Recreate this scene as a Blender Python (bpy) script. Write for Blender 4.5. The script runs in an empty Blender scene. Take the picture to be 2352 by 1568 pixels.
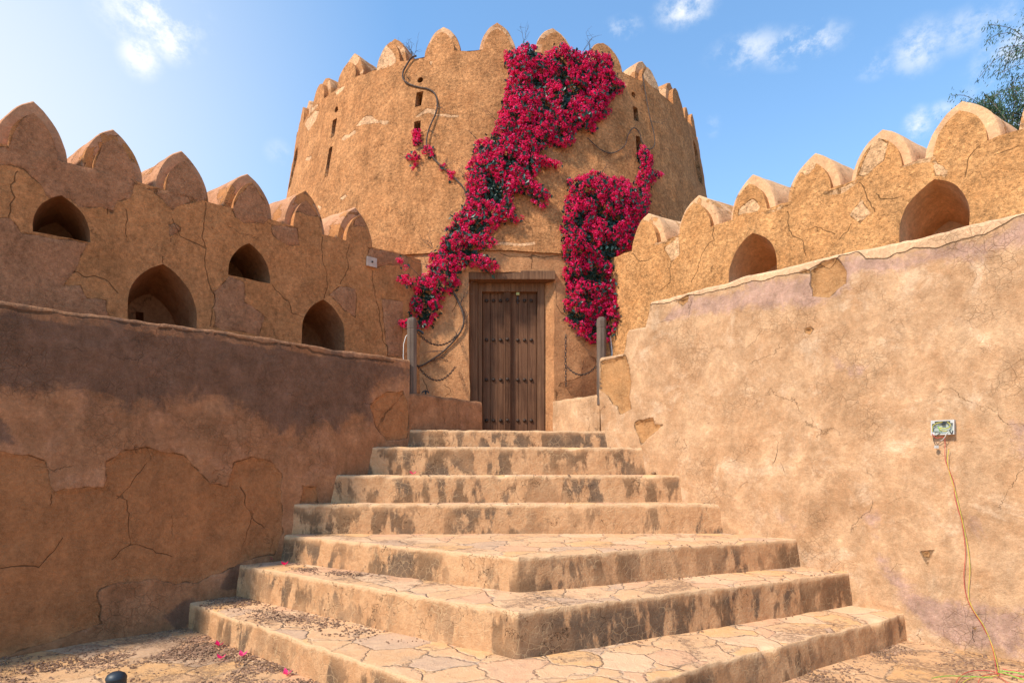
import bpy, math, random
import numpy as np
from mathutils import Vector, Matrix
from mathutils.geometry import delaunay_2d_cdt
R_ = math.radians
random.seed(7); rng = np.random.default_rng(7)
S = bpy.context.scene; COL = S.collection

# ------------------------------------------------------------------ camera, sky, sun, exposure
F, CX, HY, EYE = 1386.0, 1176.0, 1080.0, 1.5
cam = bpy.data.objects.new('camera', bpy.data.cameras.new('camera')); COL.objects.link(cam)
cam.location = (0, 0, EYE); cam.rotation_euler = (R_(90), 0, 0)
cam.data.sensor_width = 36; cam.data.lens = 36*F/2352; cam.data.shift_y = (HY-784)/2352
cam.data.clip_end = 3000; S.camera = cam
SUN = Vector((-.83, -.565, 1.12)).normalized()      # towards the sun
EL = math.asin(SUN.z); AZ = math.atan2(SUN.x, SUN.y)
sl = bpy.data.lights.new('sun', 'SUN'); sun = bpy.data.objects.new('sun', sl); COL.objects.link(sun)
sl.energy = 4.3; sl.angle = R_(5.0); sl.color = (1, .92, .79)
sun.rotation_euler = SUN.to_track_quat('Z', 'Y').to_euler()
S.view_settings.view_transform = 'Standard'; S.view_settings.look = 'None'
S.view_settings.exposure = 0.40; S.view_settings.gamma = 1
EXPO = True

class NT:
    """small node helper"""
    def __init__(s, tree): s.t = tree; s.n = tree.nodes; s.l = tree.links
    def node(s, k, **kw):
        n = s.n.new(k)
        for a, v in kw.items(): setattr(n, a, v)
        return n
    def set(s, sock, v):
        if v is None: return
        if isinstance(v, bpy.types.NodeSocket): s.l.new(v, sock)
        elif isinstance(v, (tuple, list)):
            n = len(sock.default_value); v = tuple(v)
            sock.default_value = v + (1,)*(n-len(v)) if len(v) < n else v[:n]
        else: sock.default_value = v
    def coord(s, out='Object'): return s.node('ShaderNodeTexCoord').outputs[out]
    def attr(s, name): return s.node('ShaderNodeAttribute', attribute_name=name).outputs['Fac']
    def map(s, vec, scale=(1, 1, 1), loc=(0, 0, 0)):
        m = s.node('ShaderNodeMapping'); s.set(m.inputs['Vector'], vec)
        m.inputs['Scale'].default_value = scale; m.inputs['Location'].default_value = loc
        return m.outputs[0]
    def noise(s, vec, scale, detail=4, rough=.55, dist=0, out='Fac'):
        m = s.node('ShaderNodeTexNoise'); s.set(m.inputs['Vector'], vec)
        m.inputs['Scale'].default_value = scale; m.inputs['Detail'].default_value = detail
        m.inputs['Roughness'].default_value = rough; m.inputs['Distortion'].default_value = dist
        return m.outputs[out]
    def vor(s, vec, scale, feature='DISTANCE_TO_EDGE', out='Distance', rnd=1):
        m = s.node('ShaderNodeTexVoronoi', feature=feature); s.set(m.inputs['Vector'], vec)
        m.inputs['Scale'].default_value = scale; m.inputs['Randomness'].default_value = rnd
        return m.outputs[out]
    def m(s, op, a, b=None, c=None, clamp=False):
        m = s.node('ShaderNodeMath', operation=op, use_clamp=clamp)
        s.set(m.inputs[0], a); s.set(m.inputs[1], b); s.set(m.inputs[2], c); return m.outputs[0]
    def vm(s, op, a, b=None):
        m = s.node('ShaderNodeVectorMath', operation=op)
        s.set(m.inputs[0], a); s.set(m.inputs[1], b)
        return m.outputs['Value'] if op in ('LENGTH', 'DISTANCE', 'DOT_PRODUCT') else m.outputs[0]
    def rng(s, v, a, b, c=0., d=1., smooth=True):
        m = s.node('ShaderNodeMapRange', interpolation_type='SMOOTHSTEP' if smooth else 'LINEAR')
        for i, x in enumerate((v, a, b, c, d)): s.set(m.inputs[i], x)
        return m.outputs[0]
    def mix(s, f, a, b, blend='MIX'):
        m = s.node('ShaderNodeMix', data_type='RGBA', blend_type=blend)
        s.set(m.inputs[0], f); s.set(m.inputs[6], a); s.set(m.inputs[7], b); return m.outputs[2]
    def ramp(s, f, stops, mode='LINEAR'):
        m = s.node('ShaderNodeValToRGB'); r = m.color_ramp; r.interpolation = mode
        while len(r.elements) < len(stops): r.elements.new(.5)
        for e, (p, c) in zip(r.elements, stops): e.position = p; e.color = tuple(c)+(1,)
        s.set(m.inputs[0], f); return m.outputs[0]

w = bpy.data.worlds.new('World'); S.world = w; w.use_nodes = True
t = NT(w.node_tree); w.node_tree.nodes.clear()
sky = t.node('ShaderNodeTexSky', sky_type='NISHITA', sun_disc=False)
sky.sun_elevation = EL; sky.sun_rotation = AZ % (2*math.pi)
sky.air_density = 1.0; sky.dust_density = .6; sky.ozone_density = 3.0
skyc = t.mix(1., sky.outputs[0], (1.0, 1.66, 1.88), 'MULTIPLY')
dirv = t.vm('NORMALIZE', t.coord('Generated'))
def pixdir(x, y): return Vector(((x-CX)/F, 1, (HY-y)/F)).normalized()
cl = None
for x, y, sx, sy, k in [(350, 35, 105, 66, 1.35), (322, 125, 42, 48, 1.35), (385, 85, 60, 44, 1.35), (1575, 20, 60, 28, 1), (1430, 65, 40, 18, .7), (1840, 105, 85, 32, 1.1), (1720, 115, 80, 30, .7),
        (1640, 290, 18, 24, .35), (2110, 110, 60, 50, .75), (2220, 70, 70, 40, .55), (2110, 285, 32, 36, 1), (2160, 255, 30, 20, .7), (2340, 170, 90, 130, 1.15), (2300, 40, 50, 30, .5), (2350, 290, 50, 60, 1.1),
        (640, 350, 30, 25, .35), (2010, 150, 40, 25, .5), (-700, 500, 300, 90, .9), (3100, 300, 400, 140, 1), (3900, 650, 500, 100, .9)]:
    c = pixdir(x, y); d = t.vm('SUBTRACT', dirv, tuple(c))
    zz = (1 + ((x-CX)/F)**2)**.5
    q = t.vm('LENGTH', t.vm('MULTIPLY', d, (F*zz**1.2/sx, F*zz**1.2/sx, F*zz/sy)))
    b = t.rng(q, 1.25, 0., 0., k)
    cl = b if cl is None else t.m('MAXIMUM', cl, b)
n1 = t.noise(t.map(dirv, (1, 1, 1.25)), 19, 9, .66, .0); n2 = t.noise(t.map(dirv, (1, 1, 1.5)), 4.5, 5, .6, .1)
cm = t.m('MULTIPLY', cl, t.rng(t.m('ADD', t.m('MULTIPLY', n1, .72), t.m('MULTIPLY', n2, .28)), .43, .61, 0, 1), clamp=True)
vz = t.node('ShaderNodeSeparateXYZ'); t.set(vz.inputs[0], dirv)
skyg = t.node('ShaderNodeHueSaturation'); t.set(skyg.inputs['Color'], skyc)
skyg.inputs['Saturation'].default_value = 1.0; skyg.inputs['Value'].default_value = 1.0
veil = t.m('MULTIPLY', t.rng(t.noise(dirv, 2.4, 6, .6, .2), .35, .75), .10)
glow = t.m('MULTIPLY', t.rng(t.vm('DISTANCE', dirv, tuple(pixdir(-420, 330))), 1.0, .05, 0, 1), 1.)
glow = t.m('MULTIPLY', t.m('POWER', glow, 1.9), .9)
low = t.rng(vz.outputs[2], .62, .0, .10, .42)
c0 = t.mix(t.m('MAXIMUM', t.m('MAXIMUM', veil, low), glow), skyg.outputs[0], (5.8, 6.1, 6.3)); c0 = t.mix(cm, c0, (6.6, 6.8, 7.0))
bg = t.node('ShaderNodeBackground'); t.set(bg.inputs[0], c0); bg.inputs[1].default_value = .125
wo = t.node('ShaderNodeOutputWorld'); t.l.new(bg.outputs[0], wo.inputs[0])

# ------------------------------------------------------------------ noise and mesh helpers
def _h(i, j, k, s):
    n = (i*374761393 + j*668265263 + k*1274126177 + s*974711) & 0xffffffff
    n = ((n ^ (n >> 13))*1274126177) & 0xffffffff
    return ((n ^ (n >> 16)) & 0xffffff)/float(0xffffff)*2-1
def vnoise(P, sc, seed=0):
    Q = P*sc; I = np.floor(Q).astype(np.int64); f = Q-I; f = f*f*(3-2*f); o = np.zeros(len(P))
    for a in (0, 1):
        for b in (0, 1):
            for c in (0, 1):
                wgt = (f[:, 0] if a else 1-f[:, 0])*(f[:, 1] if b else 1-f[:, 1])*(f[:, 2] if c else 1-f[:, 2])
                o += wgt*_h(I[:, 0]+a, I[:, 1]+b, I[:, 2]+c, seed)
    return o
def fbm(P, sc, o=3, seed=0, g=.5):
    r = np.zeros(len(P)); a = 1.
    for i in range(o): r += a*vnoise(P, sc*2**i, seed+i*17); a *= g
    return r
def wob(P, amps=((.8, .018), (2.3, .011), (5.5, .007), (14, .003)), seed=3):
    """3D vector displacement, continuous over every mesh it is used on"""
    P = np.asarray(P, float); D = np.zeros_like(P)
    for sc, a in amps:
        for ax in range(3): D[:, ax] += a*vnoise(P, sc, seed+ax*31+int(sc*7))
    return P+D
BASE = {}
def base_of(o):
    while o is not None:
        if o.name in BASE: return BASE[o.name]
        o = o.parent
    return Vector((0, 0, 0))
def mesh(name, V, Fc, mat, parent=None, smooth=True, attrs=None, mi=None, base=None):
    V = np.asarray(V, float); me = bpy.data.meshes.new(name)
    if parent is not None: b = base_of(parent)
    else:
        b = Vector(base) if base is not None else Vector(((V[:, 0].min()+V[:, 0].max())/2, (V[:, 1].min()+V[:, 1].max())/2, V[:, 2].min()))
    me.from_pydata((V-np.array(b)).tolist(), [], Fc if isinstance(Fc, list) else Fc.tolist())
    for m in (mat if isinstance(mat, (list, tuple)) else [mat]): me.materials.append(m)
    if mi is not None: me.polygons.foreach_set('material_index', np.asarray(mi, dtype=np.int32))
    me.polygons.foreach_set('use_smooth', [smooth]*len(me.polygons))
    for k, v in (attrs or {}).items():
        v = np.asarray(v, dtype=np.float32)
        dom = 'POINT' if len(v) == len(V) else 'FACE'
        a = me.attributes.new(k, 'FLOAT', dom); a.data.foreach_set('value', v)
    me.update()
    o = bpy.data.objects.new(name, me); COL.objects.link(o)
    if parent is not None: o.parent = parent
    else: o.location = b; BASE[o.name] = b
    return o
def thing(name, base, label, cat, group=None):
    o = bpy.data.objects.new(name, None); COL.objects.link(o); o.location = base; o.empty_display_size = .2
    BASE[o.name] = Vector(base); return tag(o, label, cat, group)
def tag(o, label=None, cat=None, group=None, kind=None):
    if label: o['label'] = label
    if cat: o['category'] = cat
    if group: o['group'] = group
    if kind: o['kind'] = kind
    return o
def copy_tree(o, parent=None):
    c = o.copy(); COL.objects.link(c)
    if parent is not None: c.parent = parent
    for ch in list(o.children): copy_tree(ch, c)
    return c
class MB:
    def __init__(s): s.v = []; s.f = []; s.k = []
    def add(s, V, Fc, k=0):
        n = len(s.v); s.v += [tuple(p) for p in V]; s.f += [tuple(i+n for i in f) for f in Fc]; s.k += [k]*len(Fc)
    def box(s, a, b, M=None, k=0):
        x0, y0, z0 = a; x1, y1, z1 = b
        V = [Vector(p) for p in [(x0, y0, z0), (x1, y0, z0), (x1, y1, z0), (x0, y1, z0), (x0, y0, z1), (x1, y0, z1), (x1, y1, z1), (x0, y1, z1)]]
        if M is not None: V = [M @ p for p in V]
        s.add(V, [(0, 3, 2, 1), (4, 5, 6, 7), (0, 1, 5, 4), (1, 2, 6, 5), (2, 3, 7, 6), (3, 0, 4, 7)], k)
    def tube(s, pts, rad, n=8, closed=False, k=0):
        pts = [Vector(p) for p in pts]; m = len(pts); V = []; ref = Vector((0, 0, 1))
        rr = rad if isinstance(rad, (list, tuple)) else [rad]*m; a = None
        for i, p in enumerate(pts):
            if closed: tn = (pts[(i+1) % m]-pts[i-1])
            else: tn = pts[min(i+1, m-1)]-pts[max(i-1, 0)]
            tn.normalize()
            if a is None:
                a = tn.cross(ref)
                if a.length < .1: a = tn.cross(Vector((1, 0, 0)))
            else: a = a - tn*a.dot(tn)
            a.normalize(); b = tn.cross(a)
            for j in range(n):
                q = 2*math.pi*j/n; V.append(p+(a*math.cos(q)+b*math.sin(q))*rr[i])
        Fc = []
        for i in range(m if closed else m-1):
            i2 = (i+1) % m
            for j in range(n): j2 = (j+1) % n; Fc.append((i*n+j, i2*n+j, i2*n+j2, i*n+j2)[::-1])
        if not closed: Fc += [tuple(range(n)), tuple(range((m-1)*n, m*n))[::-1]]
        s.add(V, Fc, k)
    def lathe(s, prof, n, M, k=0):
        V = []; Fc = []
        for r, z in prof:
            for j in range(n): q = 2*math.pi*(j+.5)/n; V.append(M @ Vector((r*math.cos(q), r*math.sin(q), z)))
        m = len(prof)
        for i in range(m-1):
            for j in range(n): j2 = (j+1) % n; Fc.append((i*n+j, i*n+j2, (i+1)*n+j2, (i+1)*n+j))
        Fc += [tuple(range(n))[::-1], tuple(range((m-1)*n, m*n))]
        s.add(V, Fc, k)
    def build(s, name, mat, parent=None, smooth=False, base=None, attrs=None):
        return mesh(name, s.v, s.f, mat, parent, smooth, attrs, s.k if isinstance(mat, (list, tuple)) else None, base)
def bevel(o, wd=.01, seg=2, ang=35):
    m = o.modifiers.new('bevel', 'BEVEL'); m.width = wd; m.segments = seg; m.limit_method = 'ANGLE'; m.angle_limit = R_(ang)
    return o
def inside(pts, poly):
    pts = np.asarray(pts, float); P = np.asarray(poly, float); Q = np.roll(P, -1, 0); r = np.zeros(len(pts), bool)
    for (x0, y0), (x1, y1) in zip(P, Q):
        if y0 == y1: continue
        c = ((pts[:, 1] >= min(y0, y1)) & (pts[:, 1] < max(y0, y1)))
        r ^= c & (pts[:, 0] < x0+(pts[:, 1]-y0)*(x1-x0)/(y1-y0))
    return r
def segdist(pts, line, closed=False):
    pts = np.asarray(pts, float); L = [np.array(p, float) for p in line]
    if closed: L = L+[L[0]]
    d = np.full(len(pts), 1e9)
    for a, b in zip(L[:-1], L[1:]):
        ab = b-a; q = np.clip(((pts-a)@ab)/max(ab@ab, 1e-12), 0, 1)
        d = np.minimum(d, np.hypot(*(pts-(a+q[:, None]*ab)).T))
    return d
def rough(line, amp=.012, step=.03, seed=0, closed=False):
    """break a smooth line into an uneven one, resampled every few centimetres"""
    L = list(line)+([line[0]] if closed else []); out = []; tot = 0
    for a, b in zip(L[:-1], L[1:]):
        n = max(1, int(math.dist(a, b)/step))
        out += [(a[0]+(b[0]-a[0])*i/n, a[1]+(b[1]-a[1])*i/n) for i in range(n)]
    if not closed: out.append(L[-1])
    P = np.array([(x, y, seed*3.7) for x, y in out]); k = amp/.012
    dx = .020*k*vnoise(P, 5, 61)+.013*k*vnoise(P, 13, 62)+.007*k*vnoise(P, 31, 63); dy = .020*k*vnoise(P, 5, 71)+.013*k*vnoise(P, 13, 72)+.007*k*vnoise(P, 31, 73)
    return [(p[0]+u, p[1]+v) for p, u, v in zip(P, dx, dy)]
class Marks:
    """patch outlines and crack lines of a wall; the same lines cut its mesh and give its attributes"""
    def __init__(s, polys, cracks, amp=.012, seed=0, step=.03):
        s.p = [rough(p, amp, step, seed+i, True) for i, p in enumerate(polys)]; s.c = []
        for i, l in enumerate(cracks):
            k = 1.
            if isinstance(l, tuple) and isinstance(l[1], float): l, k = l
            s.c.append((rough(l, amp*1.5, step, seed+50+i), k))
    def lines(s): return [p+[p[0]] for p in s.p]+[l for l, k in s.c]
    def patch(s, A):
        d = np.full(len(A), -.12)
        for p in s.p: e = segdist(A, p, True); d = np.maximum(d, np.where(inside(A, p), e, -e))
        return np.clip(d, -.12, .12)
    def crack(s, A):
        d = np.zeros(len(A))
        for l, k in s.c: d = np.maximum(d, (1-np.clip(segdist(A, l)/.05, 0, 1))*k)
        return d
def cdt(outline, holes, h, seed=1, lines=()):
    r = np.random.default_rng(seed); O = np.array(outline); lo, hi = O.min(0), O.max(0)
    nx = int((hi[0]-lo[0])/h)+2; ny = int((hi[1]-lo[1])/(h*.87))+2
    g = np.array([(lo[0]+(i+.5*(j % 2))*h, lo[1]+j*h*.87) for j in range(ny) for i in range(nx)]); g += r.uniform(-.12*h, .12*h, g.shape)
    ok = inside(g, outline) & (segdist(g, outline, True) > .5*h)
    for hl in holes: ok &= ~inside(g, hl) & (segdist(g, hl, True) > .4*h)
    for l in lines:
        a_ = np.array(l); lo_, hi_ = a_.min(0)-.05, a_.max(0)+.05; near = ok & (g > lo_).all(1) & (g < hi_).all(1); ix = np.where(near)[0]
        if len(ix): ok[ix] = segdist(g[ix], l) > .38*h
    g = g[ok]; pts = []; ed = []
    for lp in [outline]+holes:
        n0 = len(pts); q = []
        L = list(lp)+[lp[0]]
        for a, b in zip(L[:-1], L[1:]):
            n = max(1, int(math.dist(a, b)/h))
            q += [(a[0]+(b[0]-a[0])*i/n, a[1]+(b[1]-a[1])*i/n) for i in range(n)]
        pts += q; ed += [(n0+i, n0+(i+1) % len(q)) for i in range(len(q))]
    for l in lines:
        A = np.array(l); o_ = inside(A, outline) & (segdist(A, outline, True) > .012)
        for hl in holes: o_ &= ~inside(A, hl) & (segdist(A, hl, True) > .012)
        prev = None
        for i_, p_ in enumerate(A):
            if o_[i_]:
                pts.append(tuple(p_))
                if prev == i_-1 and prev is not None: ed.append((len(pts)-2, len(pts)-1))
                prev = i_
    pts += g.tolist()
    res = delaunay_2d_cdt([Vector(p) for p in pts], ed, [], 0, 1e-5)
    V = np.array([(v.x, v.y) for v in res[0]]); T = np.array([list(f) for f in res[2] if len(f) == 3])
    c = V[T].mean(1); ok = inside(c, outline)
    for hl in holes: ok &= ~inside(c, hl)
    T = T[ok]; a = V[T]
    ar = (a[:, 1, 0]-a[:, 0, 0])*(a[:, 2, 1]-a[:, 0, 1])-(a[:, 1, 1]-a[:, 0, 1])*(a[:, 2, 0]-a[:, 0, 0])
    T = np.where((ar < 0)[:, None], T[:, ::-1], T)
    return V, T
class Plane:
    """vertical wall plane: s metres along from P, z height, d metres in front of it (towards the viewer's side)"""
    def __init__(s, P, ang, flip):
        a = R_(ang); s.P = np.array(P); s.d = np.array((-math.sin(a), -math.cos(a)))   # runs towards the viewer
        n = np.array((s.d[1], -s.d[0])); s.n = n if n@s.P < 0 else -n                    # faces the viewer
        s.flip = flip
    def __call__(s, sz, d=0):
        sz = np.asarray(sz, float); xy = s.P+sz[:, :1]*s.d+(np.asarray(d).reshape(-1, 1) if np.ndim(d) else d)*s.n
        return np.column_stack([xy, sz[:, 1]])
    def pix(s, x, y):
        r = (x-CX)/F; k = (r*s.P[1]-s.P[0])/(s.d[0]-r*s.d[1]); Y = s.P[1]+k*s.d[1]
        return (k, EYE+(HY-y)*Y/F)
    def pts(s, z, L): return [s.pix(*z(*p)) for p in L]
def z1(x, y): return x/2.381, 188.2+y/2.381
def z2(x, y): return 611.5+x/2.2725, y/2.2725
def z3(x, y): return 1411.2+x/2.2225, y/2.2225
def z4(x, y): return 846.7+x/3.0867, 526.9+y/3.0867
def z5(x, y): return x/1.724, 658.6+y/1.724
def z6(x, y): return 1411.2+x/1.724, 658.6+y/1.724
LC = Plane((-1.5, 8.62), 48.45, 1); RC = Plane((1.58, 8.8), -44.1, 0)
LN = Plane((1.0634*7.506-9.25, 7.506), 46.76, 1); RN = Plane((8.49-.94*7.3, 7.3), -43.23, 0)

# ------------------------------------------------------------------ materials
def newmat(name, rough_=.9, spec=.15):
    m = bpy.data.materials.new(name); m.use_nodes = True; t = NT(m.node_tree)
    b = m.node_tree.nodes['Principled BSDF']; b.inputs['Roughness'].default_value = rough_
    b.inputs['Specular IOR Level'].default_value = spec
    return m, t, b
def sc(c, k): return tuple(x*k for x in c)
def plaster(name, c1, c2, pc=None, patch=None, stain=None, grain=1., pits=0., craq=0., streak=0., craqmask=True, pthr=(.56, .6), cap=None, blotch=None, pgrain=2.2, var=.4, warm=None, var2=1.1):
    m, t, b = newmat(name, .92, .1); P = t.coord()
    W = t.vm('ADD', P, t.vm('SCALE', t.noise(P, 5, 3, .6, out='Color')))
    W.node.inputs[1].links[0].from_node.inputs['Scale'].default_value = .07
    big = t.noise(P, 1.3, 6, .62, .4); mid = t.noise(P, 5.5, 6, .68, .3); fine = t.noise(P, 42, 5, .7); gr = t.noise(P, 130, 3, .7)
    col = t.mix(t.rng(t.m('ADD', t.m('MULTIPLY', big, .55), t.m('MULTIPLY', mid, .45)), .38, .62), c1, c2)
    col = t.mix(t.m('MULTIPLY', t.rng(t.noise(t.map(P, loc=(7, 3, 1)), 2.7, 7, .72, .6), .5, .68), .55), col, blotch or sc(c2, 1.22))
    if streak:
        st = t.noise(t.map(P, (6, 6, .7)), 1, 5, .6, .3)
        col = t.mix(t.m('MULTIPLY', t.rng(st, .5, .72), streak), col, sc(c1, .62))
    hgt = t.m('MULTIPLY', t.m('SUBTRACT', fine, .5), .006*grain)
    hgt = t.m('ADD', hgt, t.m('MULTIPLY', t.m('SUBTRACT', gr, .5), .0022*grain))
    hgt = t.m('ADD', hgt, t.m('MULTIPLY', t.m('SUBTRACT', mid, .5), .018))
    rgb_in = None
    if stain:
        st = t.m('MULTIPLY', t.attr('stain'), 1.); st = t.m('ADD', st, t.m('MULTIPLY', t.m('SUBTRACT', t.noise(P, 3.2, 8, .74, .5), .5), 2.0))
        col = t.mix(t.m('MULTIPLY', t.rng(st, .32, .72), .88), col, t.mix(t.rng(mid, .35, .65), stain, sc(stain, 1.5)))
    if cap:
        cp = t.m('ADD', t.attr('cap'), t.m('MULTIPLY', t.m('SUBTRACT', fine, .5), .02))
        cpm = t.rng(cp, -.001, .002); col = t.mix(cpm, col, t.mix(mid, cap, sc(cap, .86)))
        hgt = t.m('ADD', hgt, t.m('MULTIPLY', cpm, .012))
        edge = t.rng(t.m('ABSOLUTE', t.m('ADD', cp, .003)), .008, .002); col = t.mix(t.m('MULTIPLY', edge, .75), col, sc(c1, .2)); hgt = t.m('SUBTRACT', hgt, t.m('MULTIPLY', edge, .014))
    if craq:
        dv = t.vor(W, 11); dv2 = t.vor(t.map(W, loc=(3, 1, 2)), 24)
        ck = t.m('MAXIMUM', t.rng(dv, .035, .0), t.m('MULTIPLY', t.rng(dv2, .05, 0), .55))
        mk = t.rng(t.noise(t.map(P, loc=(1, 5, 9)), 1.9, 4, .6), .46, .62) if craqmask else 1.
        ck = t.m('MULTIPLY', ck, mk)
        col = t.mix(t.m('MULTIPLY', ck, craq), col, sc(c1, .38)) ; hgt = t.m('SUBTRACT', hgt, t.m('MULTIPLY', ck, .0035))
    if patch:
        if patch == 'attr': pv = t.attr('patch'); pv = t.m('ADD', pv, t.m('MULTIPLY', t.m('SUBTRACT', fine, .5), .022)); lo, hi = -.001, .002
        else: pv = t.m('ADD', t.noise(t.map(P, loc=(4, 8, 2)), 2.1, 7, .6, .25), 0.); lo, hi = pthr
        pm = t.rng(pv, lo, hi if patch == 'attr' else lo+.006)
        pcol = t.mix(t.rng(mid, .35, .65), pc, sc(pc, .82)); pcol = t.mix(t.rng(fine, .42, .7), pcol, sc(pc, 1.22))
        pit = t.rng(t.vor(P, 48, 'F1', 'Distance'), .17, .06); pit = t.m('MULTIPLY', pit, t.rng(fine, .5, .62))
        pcol = t.mix(t.m('MULTIPLY', pit, .5), pcol, sc(pc, .4))
        col = t.mix(pm, col, pcol)
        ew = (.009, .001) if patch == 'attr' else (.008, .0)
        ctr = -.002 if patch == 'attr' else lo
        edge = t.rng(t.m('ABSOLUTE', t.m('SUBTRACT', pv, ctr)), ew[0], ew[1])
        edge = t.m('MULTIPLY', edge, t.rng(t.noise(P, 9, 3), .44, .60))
        col = t.mix(t.m('MULTIPLY', edge, .6), col, sc(c1, .2))  # dark patch rim: cracked edge, with lip shadow put into the colour
        rg = t.m('MULTIPLY', t.m('ADD', t.m('MULTIPLY', t.m('SUBTRACT', t.noise(P, 30, 5, .75), .5), .014), t.m('MULTIPLY', pit, -.004)), pm)
        hgt = t.m('ADD', hgt, t.m('MULTIPLY', rg, pgrain/2.2)); hgt = t.m('SUBTRACT', hgt, t.m('MULTIPLY', pm, .011)); hgt = t.m('SUBTRACT', hgt, t.m('MULTIPLY', edge, .008))
    if pits:
        pt = t.rng(t.vor(P, 21, 'F1'), .26, .08); pt = t.m('MULTIPLY', pt, t.rng(t.noise(P, 9, 3), .46, .58))
        pb = t.rng(t.vor(t.map(P, loc=(5, 5, 5)), 26, 'F1'), .20, .08); pb = t.m('MULTIPLY', pb, t.rng(t.noise(t.map(P, loc=(9, 9, 9)), 13, 3), .52, .6))
        col = t.mix(t.m('MULTIPLY', pt, .6*pits), col, sc(c1, .33)); col = t.mix(t.m('MULTIPLY', pb, .55*pits), col, sc(c2, 1.7))
        hgt = t.m('SUBTRACT', hgt, t.m('MULTIPLY', pt, .008*pits)); hgt = t.m('ADD', hgt, t.m('MULTIPLY', pb, .003))
        hgt = t.m('ADD', hgt, t.m('MULTIPLY', t.m('SUBTRACT', t.noise(P, 22, 6, .8), .5), .020*pits))
    g1 = t.noise(t.map(P, loc=(11, 1, 4)), 24, 6, .72); g2 = t.noise(t.map(P, (1, 1, .6), (1, 8, 4)), 4.2, 8, .74, .5)
    vv = t.m('ADD', t.m('MULTIPLY', t.m('SUBTRACT', g1, .5), 2.8*var), t.m('MULTIPLY', t.m('SUBTRACT', g2, .5), var2))
    vv = t.m('ADD', t.m('ADD', vv, t.m('MULTIPLY', t.m('SUBTRACT', gr, .5), 1.9*var)), 1.04)
    vc = t.node('ShaderNodeCombineColor'); [t.set(vc.inputs[i_], t.m('MULTIPLY', vv, (1.08, .90, .80)[i_]) if not warm else t.m('MULTIPLY', vv, warm[i_])) for i_ in range(3)]
    col = t.mix(1., col, vc.outputs[0], 'MULTIPLY')
    # fine tone variation that belongs to the render coat
    col = t.mix(t.m('MULTIPLY', t.rng(fine, .3, .7), .35), col, sc(c1, .72)) ; col = t.mix(t.m('MULTIPLY', t.rng(gr, .55, .75), .22), col, sc(c2, 1.35))
    ca = t.attr('crack'); ca = t.m('ADD', ca, t.m('MULTIPLY', t.m('SUBTRACT', t.noise(P, 5, 5, .7), .5), .34))
    cw = t.m('MULTIPLY', t.rng(ca, .885, .975), t.rng(t.attr('crack'), .3, .6))
    # hairline random cracks
    hl = t.rng(t.vor(t.vm('ADD', P, t.vm('SCALE', t.noise(P, 2.2, 5, .65, out='Color'))), 1.15), .0045, .001)
    hl.node.inputs[0].links[0].from_node.inputs[0].links[0].from_node.inputs[1].links[0].from_node.inputs['Scale'].default_value = .5
    hl = t.m('MULTIPLY', hl, t.rng(t.noise(t.map(P, loc=(2, 2, 8)), 1.7, 3), .55, .63))
    cw = t.m('MAXIMUM', cw, t.m('MULTIPLY', hl, .6))
    col = t.mix(t.m('MULTIPLY', cw, .62), col, sc(c1, .18)); hgt = t.m('SUBTRACT', hgt, t.m('MULTIPLY', cw, .012))
    bp = t.node('ShaderNodeBump'); bp.inputs['Strength'].default_value = 1; bp.inputs['Distance'].default_value = 1; t.set(bp.inputs['Height'], hgt)
    t.set(b.inputs['Base Color'], col); t.l.new(bp.outputs[0], b.inputs['Normal'])
    return m
ORANGE = (.52, .265, .095); ORANGE2 = (.60, .34, .135)
CREAM = (.66, .43, .24); PINK = (.43, .235, .125)
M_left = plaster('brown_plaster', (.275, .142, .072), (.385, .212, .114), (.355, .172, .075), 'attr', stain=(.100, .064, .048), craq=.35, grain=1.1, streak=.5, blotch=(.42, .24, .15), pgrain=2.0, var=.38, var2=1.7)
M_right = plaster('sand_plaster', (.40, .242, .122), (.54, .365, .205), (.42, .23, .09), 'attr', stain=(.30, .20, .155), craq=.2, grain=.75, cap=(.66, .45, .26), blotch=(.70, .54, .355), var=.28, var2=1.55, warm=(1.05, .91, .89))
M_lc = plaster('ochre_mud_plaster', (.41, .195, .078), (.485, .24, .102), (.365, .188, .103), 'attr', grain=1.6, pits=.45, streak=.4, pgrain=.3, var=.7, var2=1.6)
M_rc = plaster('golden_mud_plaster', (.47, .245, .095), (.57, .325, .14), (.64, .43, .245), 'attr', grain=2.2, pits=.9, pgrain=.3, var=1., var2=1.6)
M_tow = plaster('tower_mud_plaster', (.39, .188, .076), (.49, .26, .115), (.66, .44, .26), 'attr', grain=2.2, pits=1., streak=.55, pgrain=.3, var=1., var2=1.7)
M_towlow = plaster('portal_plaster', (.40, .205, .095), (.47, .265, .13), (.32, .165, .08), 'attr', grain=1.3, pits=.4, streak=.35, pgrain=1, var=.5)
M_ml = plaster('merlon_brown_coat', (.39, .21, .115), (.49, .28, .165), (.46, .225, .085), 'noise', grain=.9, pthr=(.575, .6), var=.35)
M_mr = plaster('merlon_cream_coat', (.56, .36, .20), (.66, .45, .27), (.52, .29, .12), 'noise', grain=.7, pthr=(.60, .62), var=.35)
M_mt = plaster('merlon_flaked_coat', (.47, .28, .15), (.57, .37, .21), (.42, .21, .085), 'noise', grain=1.2, pthr=(.50, .52), var=.6)
M_nic = plaster('shade_toned_niche_plaster', (.22, .115, .055), (.28, .15, .08), grain=.8); M_nicR = plaster('sun_toned_smooth_niche_plaster', (.56, .35, .18), (.64, .43, .24), grain=.7, var=.4)  # colours carry light: left darkened as shade, right's smooth plaster lightened as if sunlit

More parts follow.
